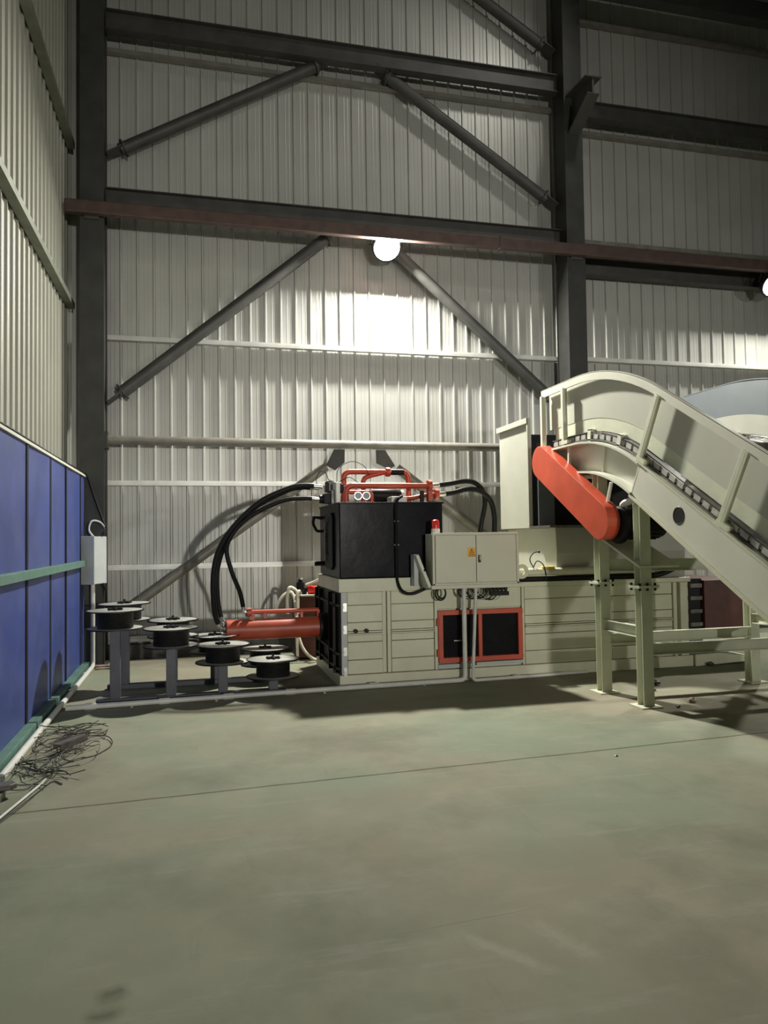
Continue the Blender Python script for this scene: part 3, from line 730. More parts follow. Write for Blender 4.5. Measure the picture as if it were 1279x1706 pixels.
for x, z in ((1.50, 2.28), (1.54, 2.26), (1.60, 2.25)):
    add_cyl(bm, (x, 8.5, 2.15), (x, 8.5, z), 0.010, 8); add_cyl(bm, (x - 0.03, 8.5, z - 0.03), (x + 0.03, 8.5, z - 0.02), 0.016, 8)
obj('valve_fittings', bm, chrome, pp)
bm = B()
add_tube(bm, smooth_path([(1.57, 8.45, 2.25), (1.60, 8.5, 2.40), (1.75, 8.5, 2.49), (1.90, 8.5, 2.44), (1.96, 8.5, 2.33)]), 0.004, 6)
add_tube(bm, smooth_path([(1.50, 8.55, 2.26), (1.46, 8.55, 2.36), (1.40, 8.55, 2.38), (1.36, 8.6, 2.30), (1.37, 8.6, 2.2)]), 0.004, 6)
add_tube(bm, smooth_path([(1.60, 8.45, 2.25), (1.70, 8.40, 2.30), (1.80, 8.38, 2.24), (1.88, 8.35, 2.16)]), 0.004, 6)
obj('signal_wires', bm, rubber, pp)
bm = B(); pts = [(2.28, 8.2, 2.05), (2.22, 8.08, 2.06), (2.155, 8.03, 1.98), (2.15, 8.028, 1.7), (2.15, 8.028, 1.25), (2.155, 8.02, 1.12), (2.20, 7.99, 1.02), (2.30, 7.96, 0.99), (2.42, 7.95, 1.03), (2.50, 7.95, 1.07)]
sp = smooth_path(pts, 14); add_tube(bm, sp, [0.019 if i % 2 else 0.016 for i in range(len(sp))], 8); obj('tank_cable', bm, rubber, pp)
bm = B()
for z in (1.78, 1.52): add_box(bm, 2.125, 2.178, 8.02, 8.06, z, z + 0.012)
obj('cable_clip', bm, dark_steel, pp)

# ------------------------------------------------------------------ hydraulic hoses
def hose(pts, r, label, end=0.09):
    sp = smooth_path(pts, 12)
    t = thing('hydraulic_hose', label, 'hose', sp[0], 'thick black hydraulic hoses')
    def cut(seq):
        acc = 0
        for i in range(1, len(seq)):
            acc += (seq[i] - seq[i - 1]).length
            if acc >= end: return i
        return 1
    a = cut(sp); b = len(sp) - 1 - cut(sp[::-1])
    bm = B(); add_tube(bm, sp[a:b + 1], r, 12); obj('rubber_hose', bm, rubber, t)
    for s in (sp[:a + 1], sp[b:]):
        bm = B(); add_tube(bm, s, r * 0.85, 10); obj('end_fitting', bm, chrome, t)
    return t
hose([(1.42, 8.55, 2.20), (1.22, 8.55, 2.215), (1.03, 8.55, 2.18), (0.70, 8.55, 2.02), (0.40, 8.6, 1.73), (0.24, 8.65, 1.44), (0.195, 8.7, 1.12), (0.215, 8.75, 0.78), (0.27, 8.79, 0.63), (0.31, 8.80, 0.60)], 0.030, 'upper left black hose from the valves to the cylinder end')
hose([(1.40, 8.66, 2.19), (1.20, 8.68, 2.20), (1.0, 8.70, 2.15), (0.66, 8.74, 1.96), (0.40, 8.75, 1.68), (0.29, 8.78, 1.44), (0.24, 8.82, 1.20), (0.25, 8.85, 0.95), (0.28, 8.85, 0.75), (0.33, 8.82, 0.65)], 0.026, 'black hose hugging the inner side of the upper left hose')
hose([(1.40, 8.58, 2.06), (1.20, 8.58, 2.07), (0.96, 8.58, 2.04), (0.62, 8.6, 1.88), (0.42, 8.62, 1.69), (0.345, 8.65, 1.50), (0.40, 8.68, 1.25), (0.49, 8.74, 1.02), (0.525, 8.79, 0.87), (0.54, 8.80, 0.79), (0.575, 8.80, 0.775)], 0.026, 'lower left black hose curving to the thin red feed pipe')
hose([(2.665, 8.35, 2.20), (2.90, 8.37, 2.23), (3.08, 8.42, 2.262), (3.25, 8.5, 2.255), (3.38, 8.55, 2.16), (3.415, 8.58, 2.0), (3.37, 8.6, 1.75), (3.34, 8.6, 1.5), (3.34, 8.6, 1.25)], 0.030, 'upper right black hose arching down behind the control cabinet')
hose([(2.765, 8.40, 2.105), (2.95, 8.42, 2.125), (3.15, 8.47, 2.17), (3.34, 8.52, 2.15), (3.48, 8.56, 2.04), (3.535, 8.58, 1.86), (3.54, 8.6, 1.65), (3.53, 8.6, 1.25)], 0.032, 'lower right black hose arching down outermost behind the cabinet')
bm = B(); add_box(bm, 3.25, 3.62, 8.48, 8.72, 1.075, 1.25)
tag(obj('hose_manifold', bm, black_m, None, 0.005), 'black hose manifold on the deck behind the control cabinet', 'manifold')

# ------------------------------------------------------------------ control cabinet
cb = thing('control_cabinet', 'grey two-door electrical control cabinet on the front of the baler', 'electrical cabinet', (2.97, 7.9, 1.05))
bm = B(); add_box(bm, 2.483, 3.462, 7.765, 8.035, 1.085, 1.642); obj('cabinet_body', bm, cabinet_m, cb, 0.006)
bm = B(); add_box(bm, 2.455, 3.51, 7.735, 8.04, 1.045, 1.085); obj('base_flange', bm, cabinet_m, cb, 0.004)
bm = B(); add_box(bm, 2.475, 3.47, 7.745, 7.765, 1.628, 1.650); add_box(bm, 2.475, 2.50, 7.745, 7.765, 1.085, 1.628); add_box(bm, 3.445, 3.47, 7.745, 7.765, 1.085, 1.628); add_box(bm, 2.475, 3.47, 7.745, 7.765, 1.085, 1.105); obj('door_surround', bm, cabinet_m, cb, 0.003)
bm = B(); add_box(bm, 2.506, 2.968, 7.740, 7.763, 1.110, 1.622); dl = obj('door', bm, cabinet_m, cb, 0.004)
bm = B(); add_box(bm, 2.974, 3.439, 7.740, 7.763, 1.110, 1.622); dr = obj('door', bm, cabinet_m, cb, 0.004)
def child(name, bm, m, p, bevel=0):
    o = obj(name, bm, m, None, bevel); o.parent = p
    return o
bm = B(); add_box(bm, 2.992, 3.018, 7.722, 7.740, 1.325, 1.405); h = obj('latch_plate', bm, black_m, cb, 0.003)
bm = B(); add_box(bm, 2.999, 3.011, 7.715, 7.723, 1.345, 1.40); obj('latch_handle', bm, chrome, cb, 0.002)
bm = B(); add_box(bm, 2.872, 2.962, 7.737, 7.7405, 1.385, 1.488); obj('warning_sticker', bm, yellow_m, cb)
bm = B()
for a, b in (((2.892, 1.428), (2.942, 1.428)), ((2.942, 1.428), (2.917, 1.474)), ((2.917, 1.474), (2.892, 1.428))):
    add_bar(bm, (a[0], 7.736, a[1]), (b[0], 7.736, b[1]), 0.002, 0.005, (0, 1, 0) if False else (0, 0, 1))
for a, b in (((2.921, 1.464), (2.913, 1.450)), ((2.913, 1.450), (2.921, 1.448)), ((2.921, 1.448), (2.914, 1.433))):
    add_bar(bm, (a[0], 7.736, a[1]), (b[0], 7.736, b[1]), 0.002, 0.004)
for i in range(5):
    x = 2.885 + i * 0.015
    add_box(bm, x, x + 0.010, 7.7355, 7.7372, 1.412, 1.415); add_box(bm, x, x + 0.010, 7.7355, 7.7372, 1.404, 1.407); add_box(bm, x + 0.004, x + 0.006, 7.7355, 7.7372, 1.402, 1.418)
add_box(bm, 2.882, 2.953, 7.7355, 7.7372, 1.392, 1.396)
obj('sticker_print', bm, ink, cb)
bm = B(); add_bar(bm, (2.33, 7.93, 1.40), (2.455, 7.88, 1.05), 0.22, 0.035, (1, 0, 0.3)); obj('side_bracket', bm, cream_pale, cb, 0.004)
bm = B(); add_cyl(bm, (2.395, 7.80, 1.25), (2.41, 7.78, 1.25), 0.012, 8); obj('bracket_bolt', bm, black_m, cb)
bm = B(); add_box(bm, 2.31, 2.36, 7.90, 8.03, 1.08, 1.42); obj('bracket_post', bm, box_grey, cb, 0.003)
for (cx, cz, rr) in ((2.62, 0.985, 0.075), (2.63, 0.99, 0.06), (2.87, 1.0, 0.055), (2.99, 0.985, 0.07)):
    bm = B(); P = []
    for k in range(19):
        a = math.pi * 0.35 + k / 18 * math.pi * 2.2
        P.append(Vector((cx + rr * 0.8 * math.cos(a), 7.93 + 0.01 * k / 18, cz + rr * math.sin(a))))
    add_tube(bm, [Vector((cx, 7.92, 1.05))] + P + [Vector((cx + 0.05, 7.94, 1.05))], 0.009, 8); obj('cable_loop', bm, rubber, cb)
for k in range(7):
    x = 3.05 + k * 0.045
    bm = B(); add_tube(bm, smooth_path([(x, 7.9, 1.05), (x + 0.01, 7.9, 0.98), (x - 0.06, 7.93, 0.93 - 0.006 * k), (x - 0.18, 7.96, 0.95), (x - 0.25, 7.97, 1.05)]), 0.006, 6); obj('signal_cable', bm, rubber if k % 3 else box_grey, cb)
for k in range(6):
    x = 3.14 + k * 0.045
    bm = B(); add_cyl(bm, (x, 7.88, 1.045), (x, 7.88, 0.985), 0.017, 10); add_cyl(bm, (x, 7.88, 1.01), (x, 7.88, 1.03), 0.022, 6); obj('cable_gland', bm, black_m, cb)
bm = B(); add_box(bm, 3.18, 3.40, 7.86, 7.92, 0.945, 0.99); obj('plug_block', bm, black_m, cb, 0.006)

t = thing('warning_beacon', 'small red warning beacon on top of the control cabinet', 'warning light', (2.555, 7.88, 1.642))
bm = B(); add_lathe(bm, [(0.0, 0.0), (0.048, 0.0), (0.048, 0.045), (0.044, 0.055), (0.0, 0.055)], (2.555, 7.88, 1.643), 24); obj('base', bm, clear_base, t)
bm = B(); add_lathe(bm, [(0.0, 0.055), (0.043, 0.055), (0.043, 0.125), (0.036, 0.145), (0.018, 0.155), (0.0, 0.157)], (2.555, 7.88, 1.643), 24); obj('dome', bm, bright_red, t)
bm = B()
for k in range(4):
    a = k * math.pi / 2 + 0.5
    add_bar(bm, (2.555 + 0.045 * math.cos(a), 7.88 + 0.045 * math.sin(a), 1.70), (2.555 + 0.045 * math.cos(a), 7.88 + 0.045 * math.sin(a), 1.785), 0.006, 0.006)
obj('dome_guard', bm, bright_red, t)

# ------------------------------------------------------------------ feed hopper behind the conveyor head
hp = thing('feed_hopper', 'tall cream hopper standing on the baler feed chamber', 'hopper', (4.9, 9.0, 1.70))
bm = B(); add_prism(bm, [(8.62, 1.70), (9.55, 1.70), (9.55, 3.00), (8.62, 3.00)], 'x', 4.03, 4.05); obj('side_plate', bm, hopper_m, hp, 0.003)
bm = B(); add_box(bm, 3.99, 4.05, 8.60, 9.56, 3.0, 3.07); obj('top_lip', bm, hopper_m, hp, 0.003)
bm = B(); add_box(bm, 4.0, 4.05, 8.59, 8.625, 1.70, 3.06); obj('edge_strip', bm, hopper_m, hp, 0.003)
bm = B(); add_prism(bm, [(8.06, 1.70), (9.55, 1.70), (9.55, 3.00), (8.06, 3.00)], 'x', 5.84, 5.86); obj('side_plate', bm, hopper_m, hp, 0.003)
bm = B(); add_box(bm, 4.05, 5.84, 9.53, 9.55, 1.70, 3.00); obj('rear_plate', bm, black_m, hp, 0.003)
bm = B(); add_box(bm, 4.10, 5.84, 8.55, 8.57, 1.705, 2.75); obj('dark_hopper_sheet', bm, rubber, hp)  # black sheet standing in for the shade inside the hopper
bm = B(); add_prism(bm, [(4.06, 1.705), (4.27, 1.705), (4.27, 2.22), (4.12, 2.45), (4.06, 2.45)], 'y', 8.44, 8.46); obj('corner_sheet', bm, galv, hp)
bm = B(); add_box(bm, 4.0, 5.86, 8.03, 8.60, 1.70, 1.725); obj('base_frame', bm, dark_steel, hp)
t = thing('wire_with_plug', 'small curled black wire ending in a plug on the baler deck beside the cabinet', 'cable', (3.85, 8.08, 1.235))
bm = B(); add_tube(bm, smooth_path([(3.80, 8.08, 1.235), (3.76, 8.08, 1.33), (3.80, 8.08, 1.40), (3.86, 8.08, 1.42)]), 0.006, 6); add_tube(bm, smooth_path([(3.80, 8.08, 1.235), (3.85, 8.08, 1.31), (3.91, 8.05, 1.27), (3.93, 8.02, 1.16), (3.92, 8.02, 1.08)]), 0.006, 6); obj('wire', bm, rubber, t)
bm = B(); add_lathe(bm, [(0.004, -0.02), (0.02, 0.01), (0.0, 0.012)], (3.87, 8.08, 1.42), 10, 'x'); obj('plug', bm, black_m, t)
bm = B(); add_box(bm, 3.90, 4.06, 8.045, 8.115, 1.226, 1.25)
tag(obj('cloth', bm, mat('yellow_cloth', (0.75, 0.58, 0.12), 0.8, 0, 0.15, 20), None, 0.01), 'small yellow cloth lying on the tube beside the control cabinet', 'cloth')

# ------------------------------------------------------------------ conveyor
cv = thing('belt_conveyor', 'large cream inclined chain conveyor with arched head and red drive guard', 'conveyor', (4.95, 6.6, 0))
S0, R0, A0 = 0.90, 2.40, math.radians(30)
ARC = R0 * A0
def path(s, off):
    """side view of the conveyor: arc length s from the head, off above the chain line -> (y, z)"""
    if s <= S0: y, z, a = 8.25 - s, 2.62, 0.0
    elif s <= S0 + ARC:
        a = (s - S0) / R0; y, z = 7.35 - R0 * math.sin(a), 2.62 - R0 * (1 - math.cos(a))
    else:
        a = A0; d = s - S0 - ARC
        y, z = 7.35 - R0 * math.sin(a) - d * math.cos(a), 2.62 - R0 * (1 - math.cos(a)) - d * math.sin(a)
    return (y - math.sin(a) * off * -1 * -1, z + math.cos(a) * off)
def strip(bm, s0, s1, o0, o1, x0, x1, n=None):
    n = n or max(2, int((s1 - s0) / 0.09))
    rows = []
    for i in range(n + 1):
        s = s0 + (s1 - s0) * i / n
        (ya, za), (yb, zb) = path(s, o0), path(s, o1)
        rows.append([bm.verts.new(c) for c in ((x0, ya, za), (x1, ya, za), (x1, yb, zb), (x0, yb, zb))])
    bm.faces.new(rows[0]); bm.faces.new(rows[-1][::-1])
    for a, b in zip(rows, rows[1:]):
        for k in range(4):
            j = (k + 1) % 4; f = bm.faces.new((a[k], b[k], b[j], a[j]))
            if i > 3: f.smooth = True
    return bm
SEND = 5.75          # lower end, close to the floor beyond the frame
SA = S0 + ARC + 0.02
XL, XR = 3.98, 5.92
for side, (xa, sg) in (('left', (XL, 1)), ('right', (XR, -1))):
    def xs(a, b):
        p, q = xa + sg * a, xa + sg * b
        return (p, q) if p < q else (q, p)
    # arched head plate recessed between two flanges, then a flush straight channel
    bm = B(); strip(bm, 0.05, SA, -0.34, -0.03, *xs(0.11, 0.125)); obj('head_plate', bm, cream_pale, cv)
    bm = B(); strip(bm, 0.0, SA, -0.045, -0.025, *xs(-0.03, 0.14)); obj('head_top_flange', bm, cream_pale, cv)
    bm = B(); strip(bm, 0.45, SA, -0.355, -0.335, *xs(-0.02, 0.14)); obj('head_bottom_flange', bm, cream_pale, cv)
    bm = B(); strip(bm, SA, SEND, -0.355, -0.03, *xs(0.0, 0.09)); ch = obj('channel', bm, cream_pale, cv, 0.006)
    bm = B(); strip(bm, SA, SEND, -0.03, -0.015, *xs(-0.03, 0.13)); obj('channel_top_flange', bm, green_cream, cv)
    bm = B(); strip(bm, SA, SEND, -0.375, -0.355, *xs(-0.025, 0.12)); obj('channel_bottom_flange', bm, cream, cv)
    for s in ((1.35, SA) if side == 'left' else (1.35,)):
        bm = B(); strip(bm, s - 0.012, s + 0.012, -0.335, -0.045, *xs(0.0 if s > 2 else 0.09, 0.115)); obj('stiffener', bm, cream_pale, cv)
    # side guard sheet set back behind the posts, its lower band coloured greenish for shade and reflection
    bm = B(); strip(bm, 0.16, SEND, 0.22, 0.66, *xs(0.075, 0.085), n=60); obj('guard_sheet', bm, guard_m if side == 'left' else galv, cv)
    bm = B(); strip(bm, 0.30, SEND, 0.085, 0.22, *xs(0.079, 0.092), n=60); obj('guard_sheen_band', bm, green_cream, cv)
    if side == 'right':
        bm = B(); strip(bm, 0.30, SEND, 0.09, 0.30, *xs(0.095, 0.11), n=60); obj('inner_skirt', bm, hopper_m, cv)
    # top rail: angle iron
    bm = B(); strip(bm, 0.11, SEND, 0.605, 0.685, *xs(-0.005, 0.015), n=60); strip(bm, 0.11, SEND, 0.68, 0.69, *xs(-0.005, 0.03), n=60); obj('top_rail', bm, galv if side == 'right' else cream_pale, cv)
    # posts
    for s in (0.14, 0.66, 2.16, 3.40, 4.60, 5.6):
        (ya, za), (yb, zb) = path(s, -0.02), path(s, 0.62)
        x = xa + sg * 0.0
        bm = B(); add_bar(bm, (x, ya, za), (x, yb, zb), 0.05, 0.055, (1, 0, 0)); p = obj('post', bm, cream_pale if s < 2 else green_cream, cv, 0.004)
        bm = B(); add_bar(bm, (x, path(s + 0.04, -0.01)[0], path(s + 0.04, -0.01)[1]), (x, path(s + 0.04, 0.03)[0], path(s + 0.04, 0.03)[1]), 0.06, 0.14, (0, 1, 0)); obj('post_foot', bm, cream, cv)
    # roller chain with link plates
    bm = B(); strip(bm, 0.30, SEND, 0.012, 0.045, *xs(0.046, 0.058), n=60)
    s = 0.34
    while s < SEND - 0.1:
        strip(bm, s, s + 0.085, 0.004, 0.052, *xs(0.034, 0.045), n=1); s += 0.125
    obj('chain', bm, chain_m, cv)
    bm = B()
    strip(bm, 0.30, SEND, -0.015, 0.0, *xs(0.02, 0.13), n=60); strip(bm, 0.30, SEND, 0.066, 0.074, *xs(0.03, 0.075), n=60)
    obj('chain_track', bm, dark_steel, cv)
    for s in (1.15, 1.72):
        bm = B(); strip(bm, s - 0.03, s + 0.03, -0.02, 0.10, *xs(0.02, 0.04), n=1); strip(bm, s - 0.03, s + 0.03, 0.09, 0.105, *xs(0.02, 0.16), n=1); obj('track_clip', bm, cream_pale, cv)
# apron of slats
bm = B(); s = 0.10
while s < SEND - 0.05:
    strip(bm, s, s + 0.118, 0.02, 0.032, 4.12, 5.78, n=1); s += 0.125
o = obj('apron_slats', bm, dark_steel, cv); o['label'] = 'dark steel apron of flat slats'
bm = B()
for k in range(7):
    strip(bm, 0.4 + k * 0.75, 0.425 + k * 0.75, 0.032, 0.10, 4.15, 5.75, n=1)
obj('cleats', bm, dark_steel, cv)
bm = B(); strip(bm, 0.5, SEND, -0.375, -0.36, XL + 0.1, XR - 0.1); obj('bottom_pan', bm, cream, cv)
bm = B(); add_cyl(bm, (4.0, 7.98, 2.42), (5.9, 7.98, 2.42), 0.05, 20); obj('head_shaft', bm, dark_steel, cv)
for x in (4.3, 5.6):
    bm = B(); add_cyl(bm, (x - 0.02, 7.98, 2.42), (x + 0.02, 7.98, 2.42), 0.17, 24); obj('head_sprocket', bm, dark_steel, cv)
# rimmed round inspection hole, its dark inside painted as a black plug
c = Vector((XL, 5.60, 1.757))
bm = B(); add_lathe(bm, [(0.062, 0.0), (0.074, -0.004), (0.080, 0.0), (0.062, 0.010)], c, 28, 'x', closed=True); add_cyl(bm, c + Vector((-0.0015, 0, 0)), c + Vector((0.02, 0, 0)), 0.07, 28); obj('dark_hole_plug', bm, rubber, cv)
# red drive guard
def stadium(a, b, r, n=14):
    a = Vector(a); b = Vector(b); d = (b - a).normalized(); nn = Vector((-d.y, d.x)); P = []
    for k in range(n + 1):
        t_ = math.pi * k / n; P.append(tuple(a + nn * (r * math.cos(t_)) - d * (r * math.sin(t_))))
    for k in range(n + 1):
        t_ = math.pi * k / n; P.append(tuple(b - nn * (r * math.cos(t_)) + d * (r * math.sin(t_))))
    return P
bm = B(); add_prism(bm, stadium((7.99, 2.455), (6.70, 1.738), 0.183), 'x', 3.855, 3.99); obj('drive_guard', bm, red_p, cv, 0.006)
bm = B(); add_bar(bm, (3.95, 6.69, 1.90), (3.95, 6.60, 2.115), 0.02, 0.03, (1, 0, 0)); obj('guard_stay', bm, cream_pale, cv)
bm = B(); add_bar(bm, (3.99, 7.52, 2.35), (3.99, 7.50, 2.60), 0.03, 0.03, (1, 0, 0)); obj('guard_stay', bm, cream_pale, cv)
# gear motor below the head
bm = B(); add_lathe(bm, [(0.0, 0.0), (0.17, 0.0), (0.185, 0.02), (0.185, 0.05), (0.15, 0.07), (0.15, 0.11), (0.135, 0.12), (0.135, 0.46), (0.12, 0.50), (0.0, 0.50)], (4.0, 6.62, 1.70), 32, 'x')
for k in range(16):
    a = k * math.pi / 8; y, z = 6.62 + 0.142 * math.cos(a), 1.70 + 0.142 * math.sin(a)
    add_bar(bm, (4.14, y, z), (4.44, y, z), 0.008, 0.012)
obj('gear_motor', bm, black_m, cv)
bm = B(); add_tube(bm, smooth_path([(4.08, 6.60, 1.86), (4.05, 6.55, 1.90), (4.09, 6.46, 1.93), (4.14, 6.38, 1.92)]), [0.012] + [0.035] * 22 + [0.03, 0.012], 10); obj('motor_terminal', bm, clear_base, cv)
bm = B(); add_bar(bm, (4.2, 6.98, 1.60), (4.2, 6.22, 1.30), 0.42, 0.02); obj('motor_base', bm, green_cream, cv)
bm = B(); add_prism(bm, [(6.95, 1.57), (6.24, 1.30), (6.95, 1.34)], 'x', 4.38, 4.40); obj('motor_rib', bm, steel_dark, cv)
# steel support frame
def h_leg(x, y, z1, flange_z, name='leg', m=green_cream):
    lg = None
    bm = B()
    add_box(bm, x - 0.055, x + 0.055, y - 0.055, y - 0.047, 0.01, z1); add_box(bm, x - 0.055, x + 0.055, y + 0.047, y + 0.055, 0.01, z1); add_box(bm, x - 0.004, x + 0.004, y - 0.047, y + 0.047, 0.01, z1)
    lg = obj(name, bm, m, cv)
    def k(nm, bm_, mm):
        o_ = obj(nm, bm_, mm, lg); o_.matrix_parent_inverse = lg.matrix_world.inverted() @ Matrix.Translation(-Vector(cv.location)) @ Matrix.Translation(Vector(cv.location)); return o_
    bm = B(); add_box(bm, x - 0.11, x + 0.11, y - 0.11, y + 0.11, 0.0, 0.012); k('foot_plate', bm, cream)
    bm = B(); add_box(bm, x - 0.10, x + 0.10, y - 0.09, y + 0.09, flange_z - 0.012, flange_z + 0.012); k('joint_flange', bm, m)
    for dx in (-0.08, 0.0, 0.08):
        for dy in (-0.07, 0.07):
            bm = B(); add_cyl(bm, (x + dx, y + dy, flange_z - 0.035), (x + dx, y + dy, flange_z + 0.035), 0.012, 6); k('bolt', bm, black_m)
    return lg
h_leg(4.07, 6.29, 1.90, 1.115); h_leg(4.05, 6.99, 2.24, 1.115); h_leg(5.83, 6.29, 1.90, 1.115); h_leg(5.83, 6.99, 2.24, 1.115)
def channel_bar(p, q, h, name, m=green_cream):
    bm = B(); p = Vector(p); q = Vector(q); d = (q - p).normalized(); s = d.cross(Vector((0, 0, 1)))
    add_bar(bm, p, q, 0.008, h); up = Vector((0, 0, h / 2))
    for e in (up, -up): add_bar(bm, p + e + s * 0.022, q + e + s * 0.022, 0.05, 0.008)
    return obj(name, bm, m, cv)
channel_bar((4.12, 6.27, 0.535), (5.78, 6.27, 0.525), 0.10, 'cross_bar'); channel_bar((4.10, 6.97, 0.545), (5.78, 6.97, 0.545), 0.10, 'cross_bar')
channel_bar((4.07, 6.94, 0.690), (4.07, 6.34, 0.690), 0.10, 'side_bar'); channel_bar((5.83, 6.94, 0.690), (5.83, 6.34, 0.690), 0.10, 'side_bar')
channel_bar((4.10, 6.97, 1.29), (5.78, 6.97, 1.28), 0.12, 'upper_cross_bar')
bm = B(); add_box(bm, XL, XR, path(SEND, 0)[0] - 0.05, path(SEND, 0)[0] + 0.25, 0.0, 0.12); obj('tail_foot', bm, steel_dark, cv)

# ------------------------------------------------------------------ brown pump unit behind the cylinder
t = thing('pump_cabinet', 'dark brown cabinet with pale hoses behind the red cylinder', 'cabinet', (1.75, 10.35, 0))
bm = B(); add_box(bm, 1.30, 2.2, 10.05, 10.5, 0.03, 0.84); obj('cabinet_body', bm, maroon, t, 0.006)
bm = B(); add_box(bm, 1.29, 2.21, 10.03, 10.52, 0.84, 0.862); obj('cabinet_top', bm, clear_base, t, 0.004)
bm = B(); add_box(bm, 1.34, 2.16, 10.10, 10.45, 0.0, 0.03); obj('plinth', bm, black_m, t)
bm = B(); add_cyl(bm, (1.38, 10.2, 0.862), (1.38, 10.2, 0.92), 0.085, 14); add_cyl(bm, (1.38, 10.2, 0.92), (1.38, 10.2, 1.02), 0.055, 14); add_cyl(bm, (1.38, 10.2, 1.02), (1.38, 10.2, 1.06), 0.03, 14); add_cyl(bm, (1.28, 10.2, 0.90), (1.48, 10.2, 0.94), 0.03, 12); obj('black_valve', bm, black_m, t)
bm = B(); add_cyl(bm, (1.38, 10.2, 1.06), (1.38, 10.2, 1.085), 0.045, 12); obj('valve_knob', bm, chrome, t)
bm = B(); add_lathe(bm, [(0.0, -0.11), (0.05, -0.11), (0.06, -0.09), (0.055, 0.10), (0.0, 0.12)], (1.58, 10.15, 0.92), 18, 'x'); obj('red_bottle_pump', bm, bright_red, t)
def pale_hose(pts, r, lab):
    bm = B(); add_tube(bm, smooth_path(pts, 8), r, 8)
    o = obj('pale_hose', bm, hose_white); tag(o, lab, 'hose', 'pale hoses at the brown cabinet')
pale_hose([(1.03, 10.1, 0.60), (1.06, 10.1, 0.74), (1.14, 10.1, 0.86), (1.24, 10.1, 0.90), (1.28, 10.05, 0.80), (1.28, 9.9, 0.55), (1.29, 9.85, 0.02)], 0.020, 'pale hose looping furthest left of the brown cabinet down to the floor')
pale_hose([(1.18, 10.02, 0.62), (1.18, 10.02, 0.82), (1.20, 10.02, 0.95), (1.25, 10.02, 0.96), (1.31, 10.0, 0.88), (1.31, 9.98, 0.62)], 0.022, 'pale hose making the highest loop left of the brown cabinet')
pale_hose([(1.36, 10.05, 0.88), (1.33, 9.98, 0.92), (1.30, 9.95, 0.84), (1.29, 9.92, 0.60), (1.30, 9.9, 0.38), (1.36, 9.85, 0.18), (1.48, 9.82, 0.05), (1.62, 9.84, 0.022), (1.75, 9.9, 0.022)], 0.020, 'pale hose sweeping from the brown cabinet onto the floor by the baler')
pale_hose([(1.44, 10.12, 0.99), (1.55, 10.1, 1.03), (1.62, 10.05, 1.06), (1.66, 10.02, 1.0), (1.70, 10.1, 0.90)], 0.016, 'short yellowish hose arching above the red bottle on the brown cabinet')
pale_hose([(1.64, 10.02, 0.98), (1.64, 9.98, 1.08), (1.68, 9.95, 1.16), (1.72, 9.9, 1.22)], 0.022, 'pale hose rising beside the baler corner behind the tank')

# ------------------------------------------------------------------ odds and ends on the floor
bm = B()
def rnd(a, b): return random.uniform(a, b)
for k in range(60):
    cx, cyy = -1.04 + rnd(-0.17, 0.17), 6.28 + rnd(-0.62, 0.62)
    pts = []; a = rnd(0, 6.3); n = random.randint(4, 7); z = rnd(0.006, 0.05)
    x, y = cx - 0.2 * math.cos(a), cyy - 0.3 * math.sin(a)
    for i in range(n):
        x = min(-0.72, max(-1.27, x)); y = min(7.05, max(5.35, y))
        pts.append((x, y, max(0.005, z + rnd(-0.02, 0.02))))
        a += rnd(-0.8, 0.8); st = rnd(0.05, 0.14); x += st * math.cos(a); y += st * 1.4 * math.sin(a)
    add_tube(bm, smooth_path(pts, 5), 0.0032, 5)
add_tube(bm, smooth_path([(-1.1, 6.2, 0.03), (-0.9, 6.55, 0.03), (-0.72, 6.6, 0.02), (-0.64, 6.35, 0.012), (-0.72, 6.1, 0.006), (-0.82, 6.02, 0.005)], 8), 0.004, 6)
add_tube(bm, smooth_path([(-1.15, 6.9, 0.01), (-1.0, 7.12, 0.01), (-0.90, 7.12, 0.01), (-0.88, 7.02, 0.006), (-0.92, 6.99, 0.006)], 8), 0.004, 6)
tag(obj('wire_tangle', bm, wire_m), 'tangled heap of thin black baling wire on the floor by the blue partition', 'wire', None, 'stuff')
bm = B(); add_bar(bm, (-1.02, 6.20, 0.075), (-0.86, 6.42, 0.085), 0.06, 0.006); add_bar(bm, (-1.05, 6.225, 0.055), (-0.89, 6.445, 0.065), 0.006, 0.045); add_bar(bm, (-0.99, 6.175, 0.055), (-0.83, 6.395, 0.065), 0.006, 0.045)
tag(obj('metal_channel', bm, dark_steel), 'short dark metal channel lying on the tangled wire', 'metal offcut')
bm = B(); add_prism(bm, [(-1.42, 5.12), (-1.30, 5.20), (-1.13, 5.22), (-1.10, 5.27), (-1.14, 5.33), (-1.32, 5.31), (-1.42, 5.26)], 'z', 0.05, 0.085)
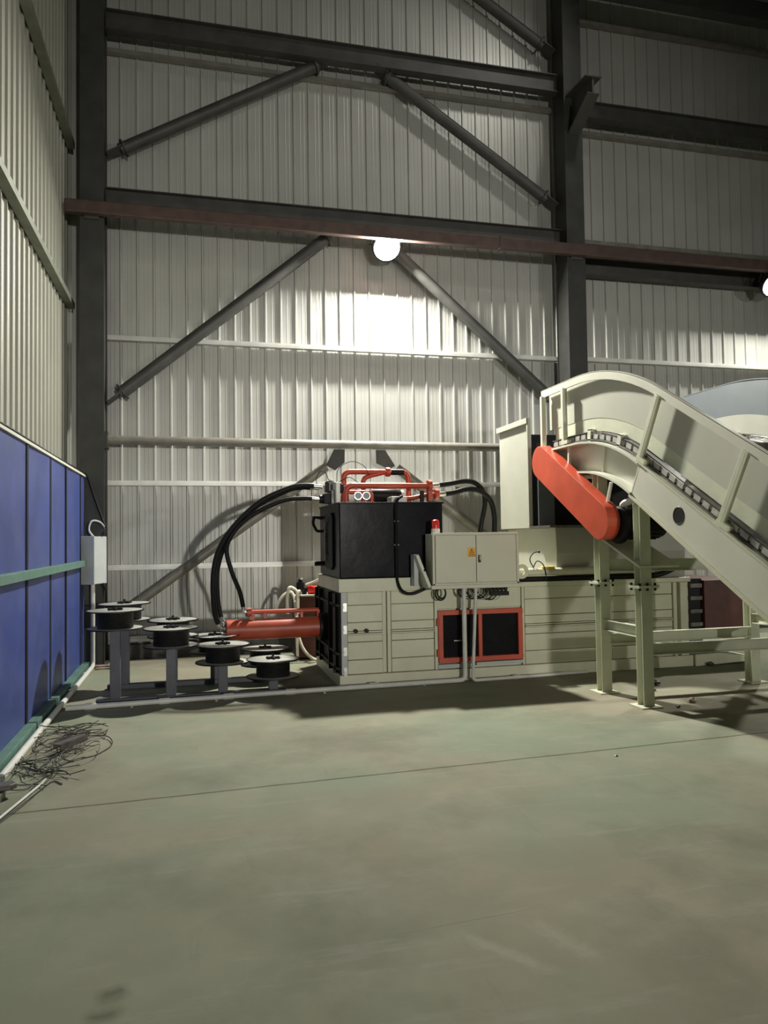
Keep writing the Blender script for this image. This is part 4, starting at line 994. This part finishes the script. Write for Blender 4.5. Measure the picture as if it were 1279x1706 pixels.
tag(obj('steel_offcut', bm, dark_steel, None, 0.008), 'rounded grey steel offcut at the left edge on a short block', 'metal offcut')
bm = B(); add_box(bm, -1.46, -1.17, 5.10, 5.28, 0.0, 0.049)
tag(obj('floor_block', bm, dark_steel, None, 0.004), 'flat dark block under the rounded steel offcut at the left edge', 'block')
bm = B(); add_tube(bm, [(-1.16, 4.55, 0.012), (-1.06, 5.05, 0.016), (-0.99, 5.45, 0.012), (-0.985, 5.55, 0.012)], [0.009, 0.008, 0.007, 0.005], 8)
tag(obj('thin_rod', bm, pvc), 'thin pale rod lying on the floor left of the crack', 'rod')
bm = B(); add_tube(bm, smooth_path([(-1.14, 4.6, 0.006), (-1.03, 5.0, 0.02), (-0.98, 5.3, 0.008), (-0.93, 5.5, 0.006), (-0.86, 5.42, 0.006)], 6), 0.004, 6)
tag(obj('loose_wire', bm, wire_m), 'single loose wire lying along the thin pale rod', 'wire')
bm = B(); add_box(bm, -1.25, -0.98, 10.22, 10.30, 0.0, 0.035); add_box(bm, -1.22, -1.0, 10.12, 10.18, 0.0, 0.02)
tag(obj('timber_offcut', bm, wood), 'pale timber strips on the floor at the foot of the corner column', 'timber')
def crumb(x, y, r, label, m):
    bm = B(); bmesh.ops.create_icosphere(bm, subdivisions=2, radius=r)
    for v in bm.verts:
        v.co *= rnd(0.6, 1.15); v.co.z = max(-r * 0.5, v.co.z * 0.6); v.co += Vector((x, y, r * 0.5))
    tag(obj('debris_lump', bm, m), label, 'debris', 'bits of litter around the conveyor legs')
crumb(4.58, 6.32, 0.045, 'pale crumpled lump of litter on floor right of the near conveyor leg', wood)
crumb(4.75, 7.15, 0.05, 'dark litter lump in the shade between the conveyor legs and baler', dark_steel)
crumb(4.55, 6.90, 0.03, 'small dark litter piece nearest the dark lump under the conveyor', dark_steel)
crumb(4.32, 6.16, 0.022, 'tiny dark litter crumb beside the near conveyor foot plate', dark_steel)
crumb(2.95, 4.95, 0.012, 'tiny dark chip on open floor below the crack', dark_steel)
crumb(6.05, 7.98, 0.05, 'dark litter on the floor at the foot of the outlet tray', dark_steel)
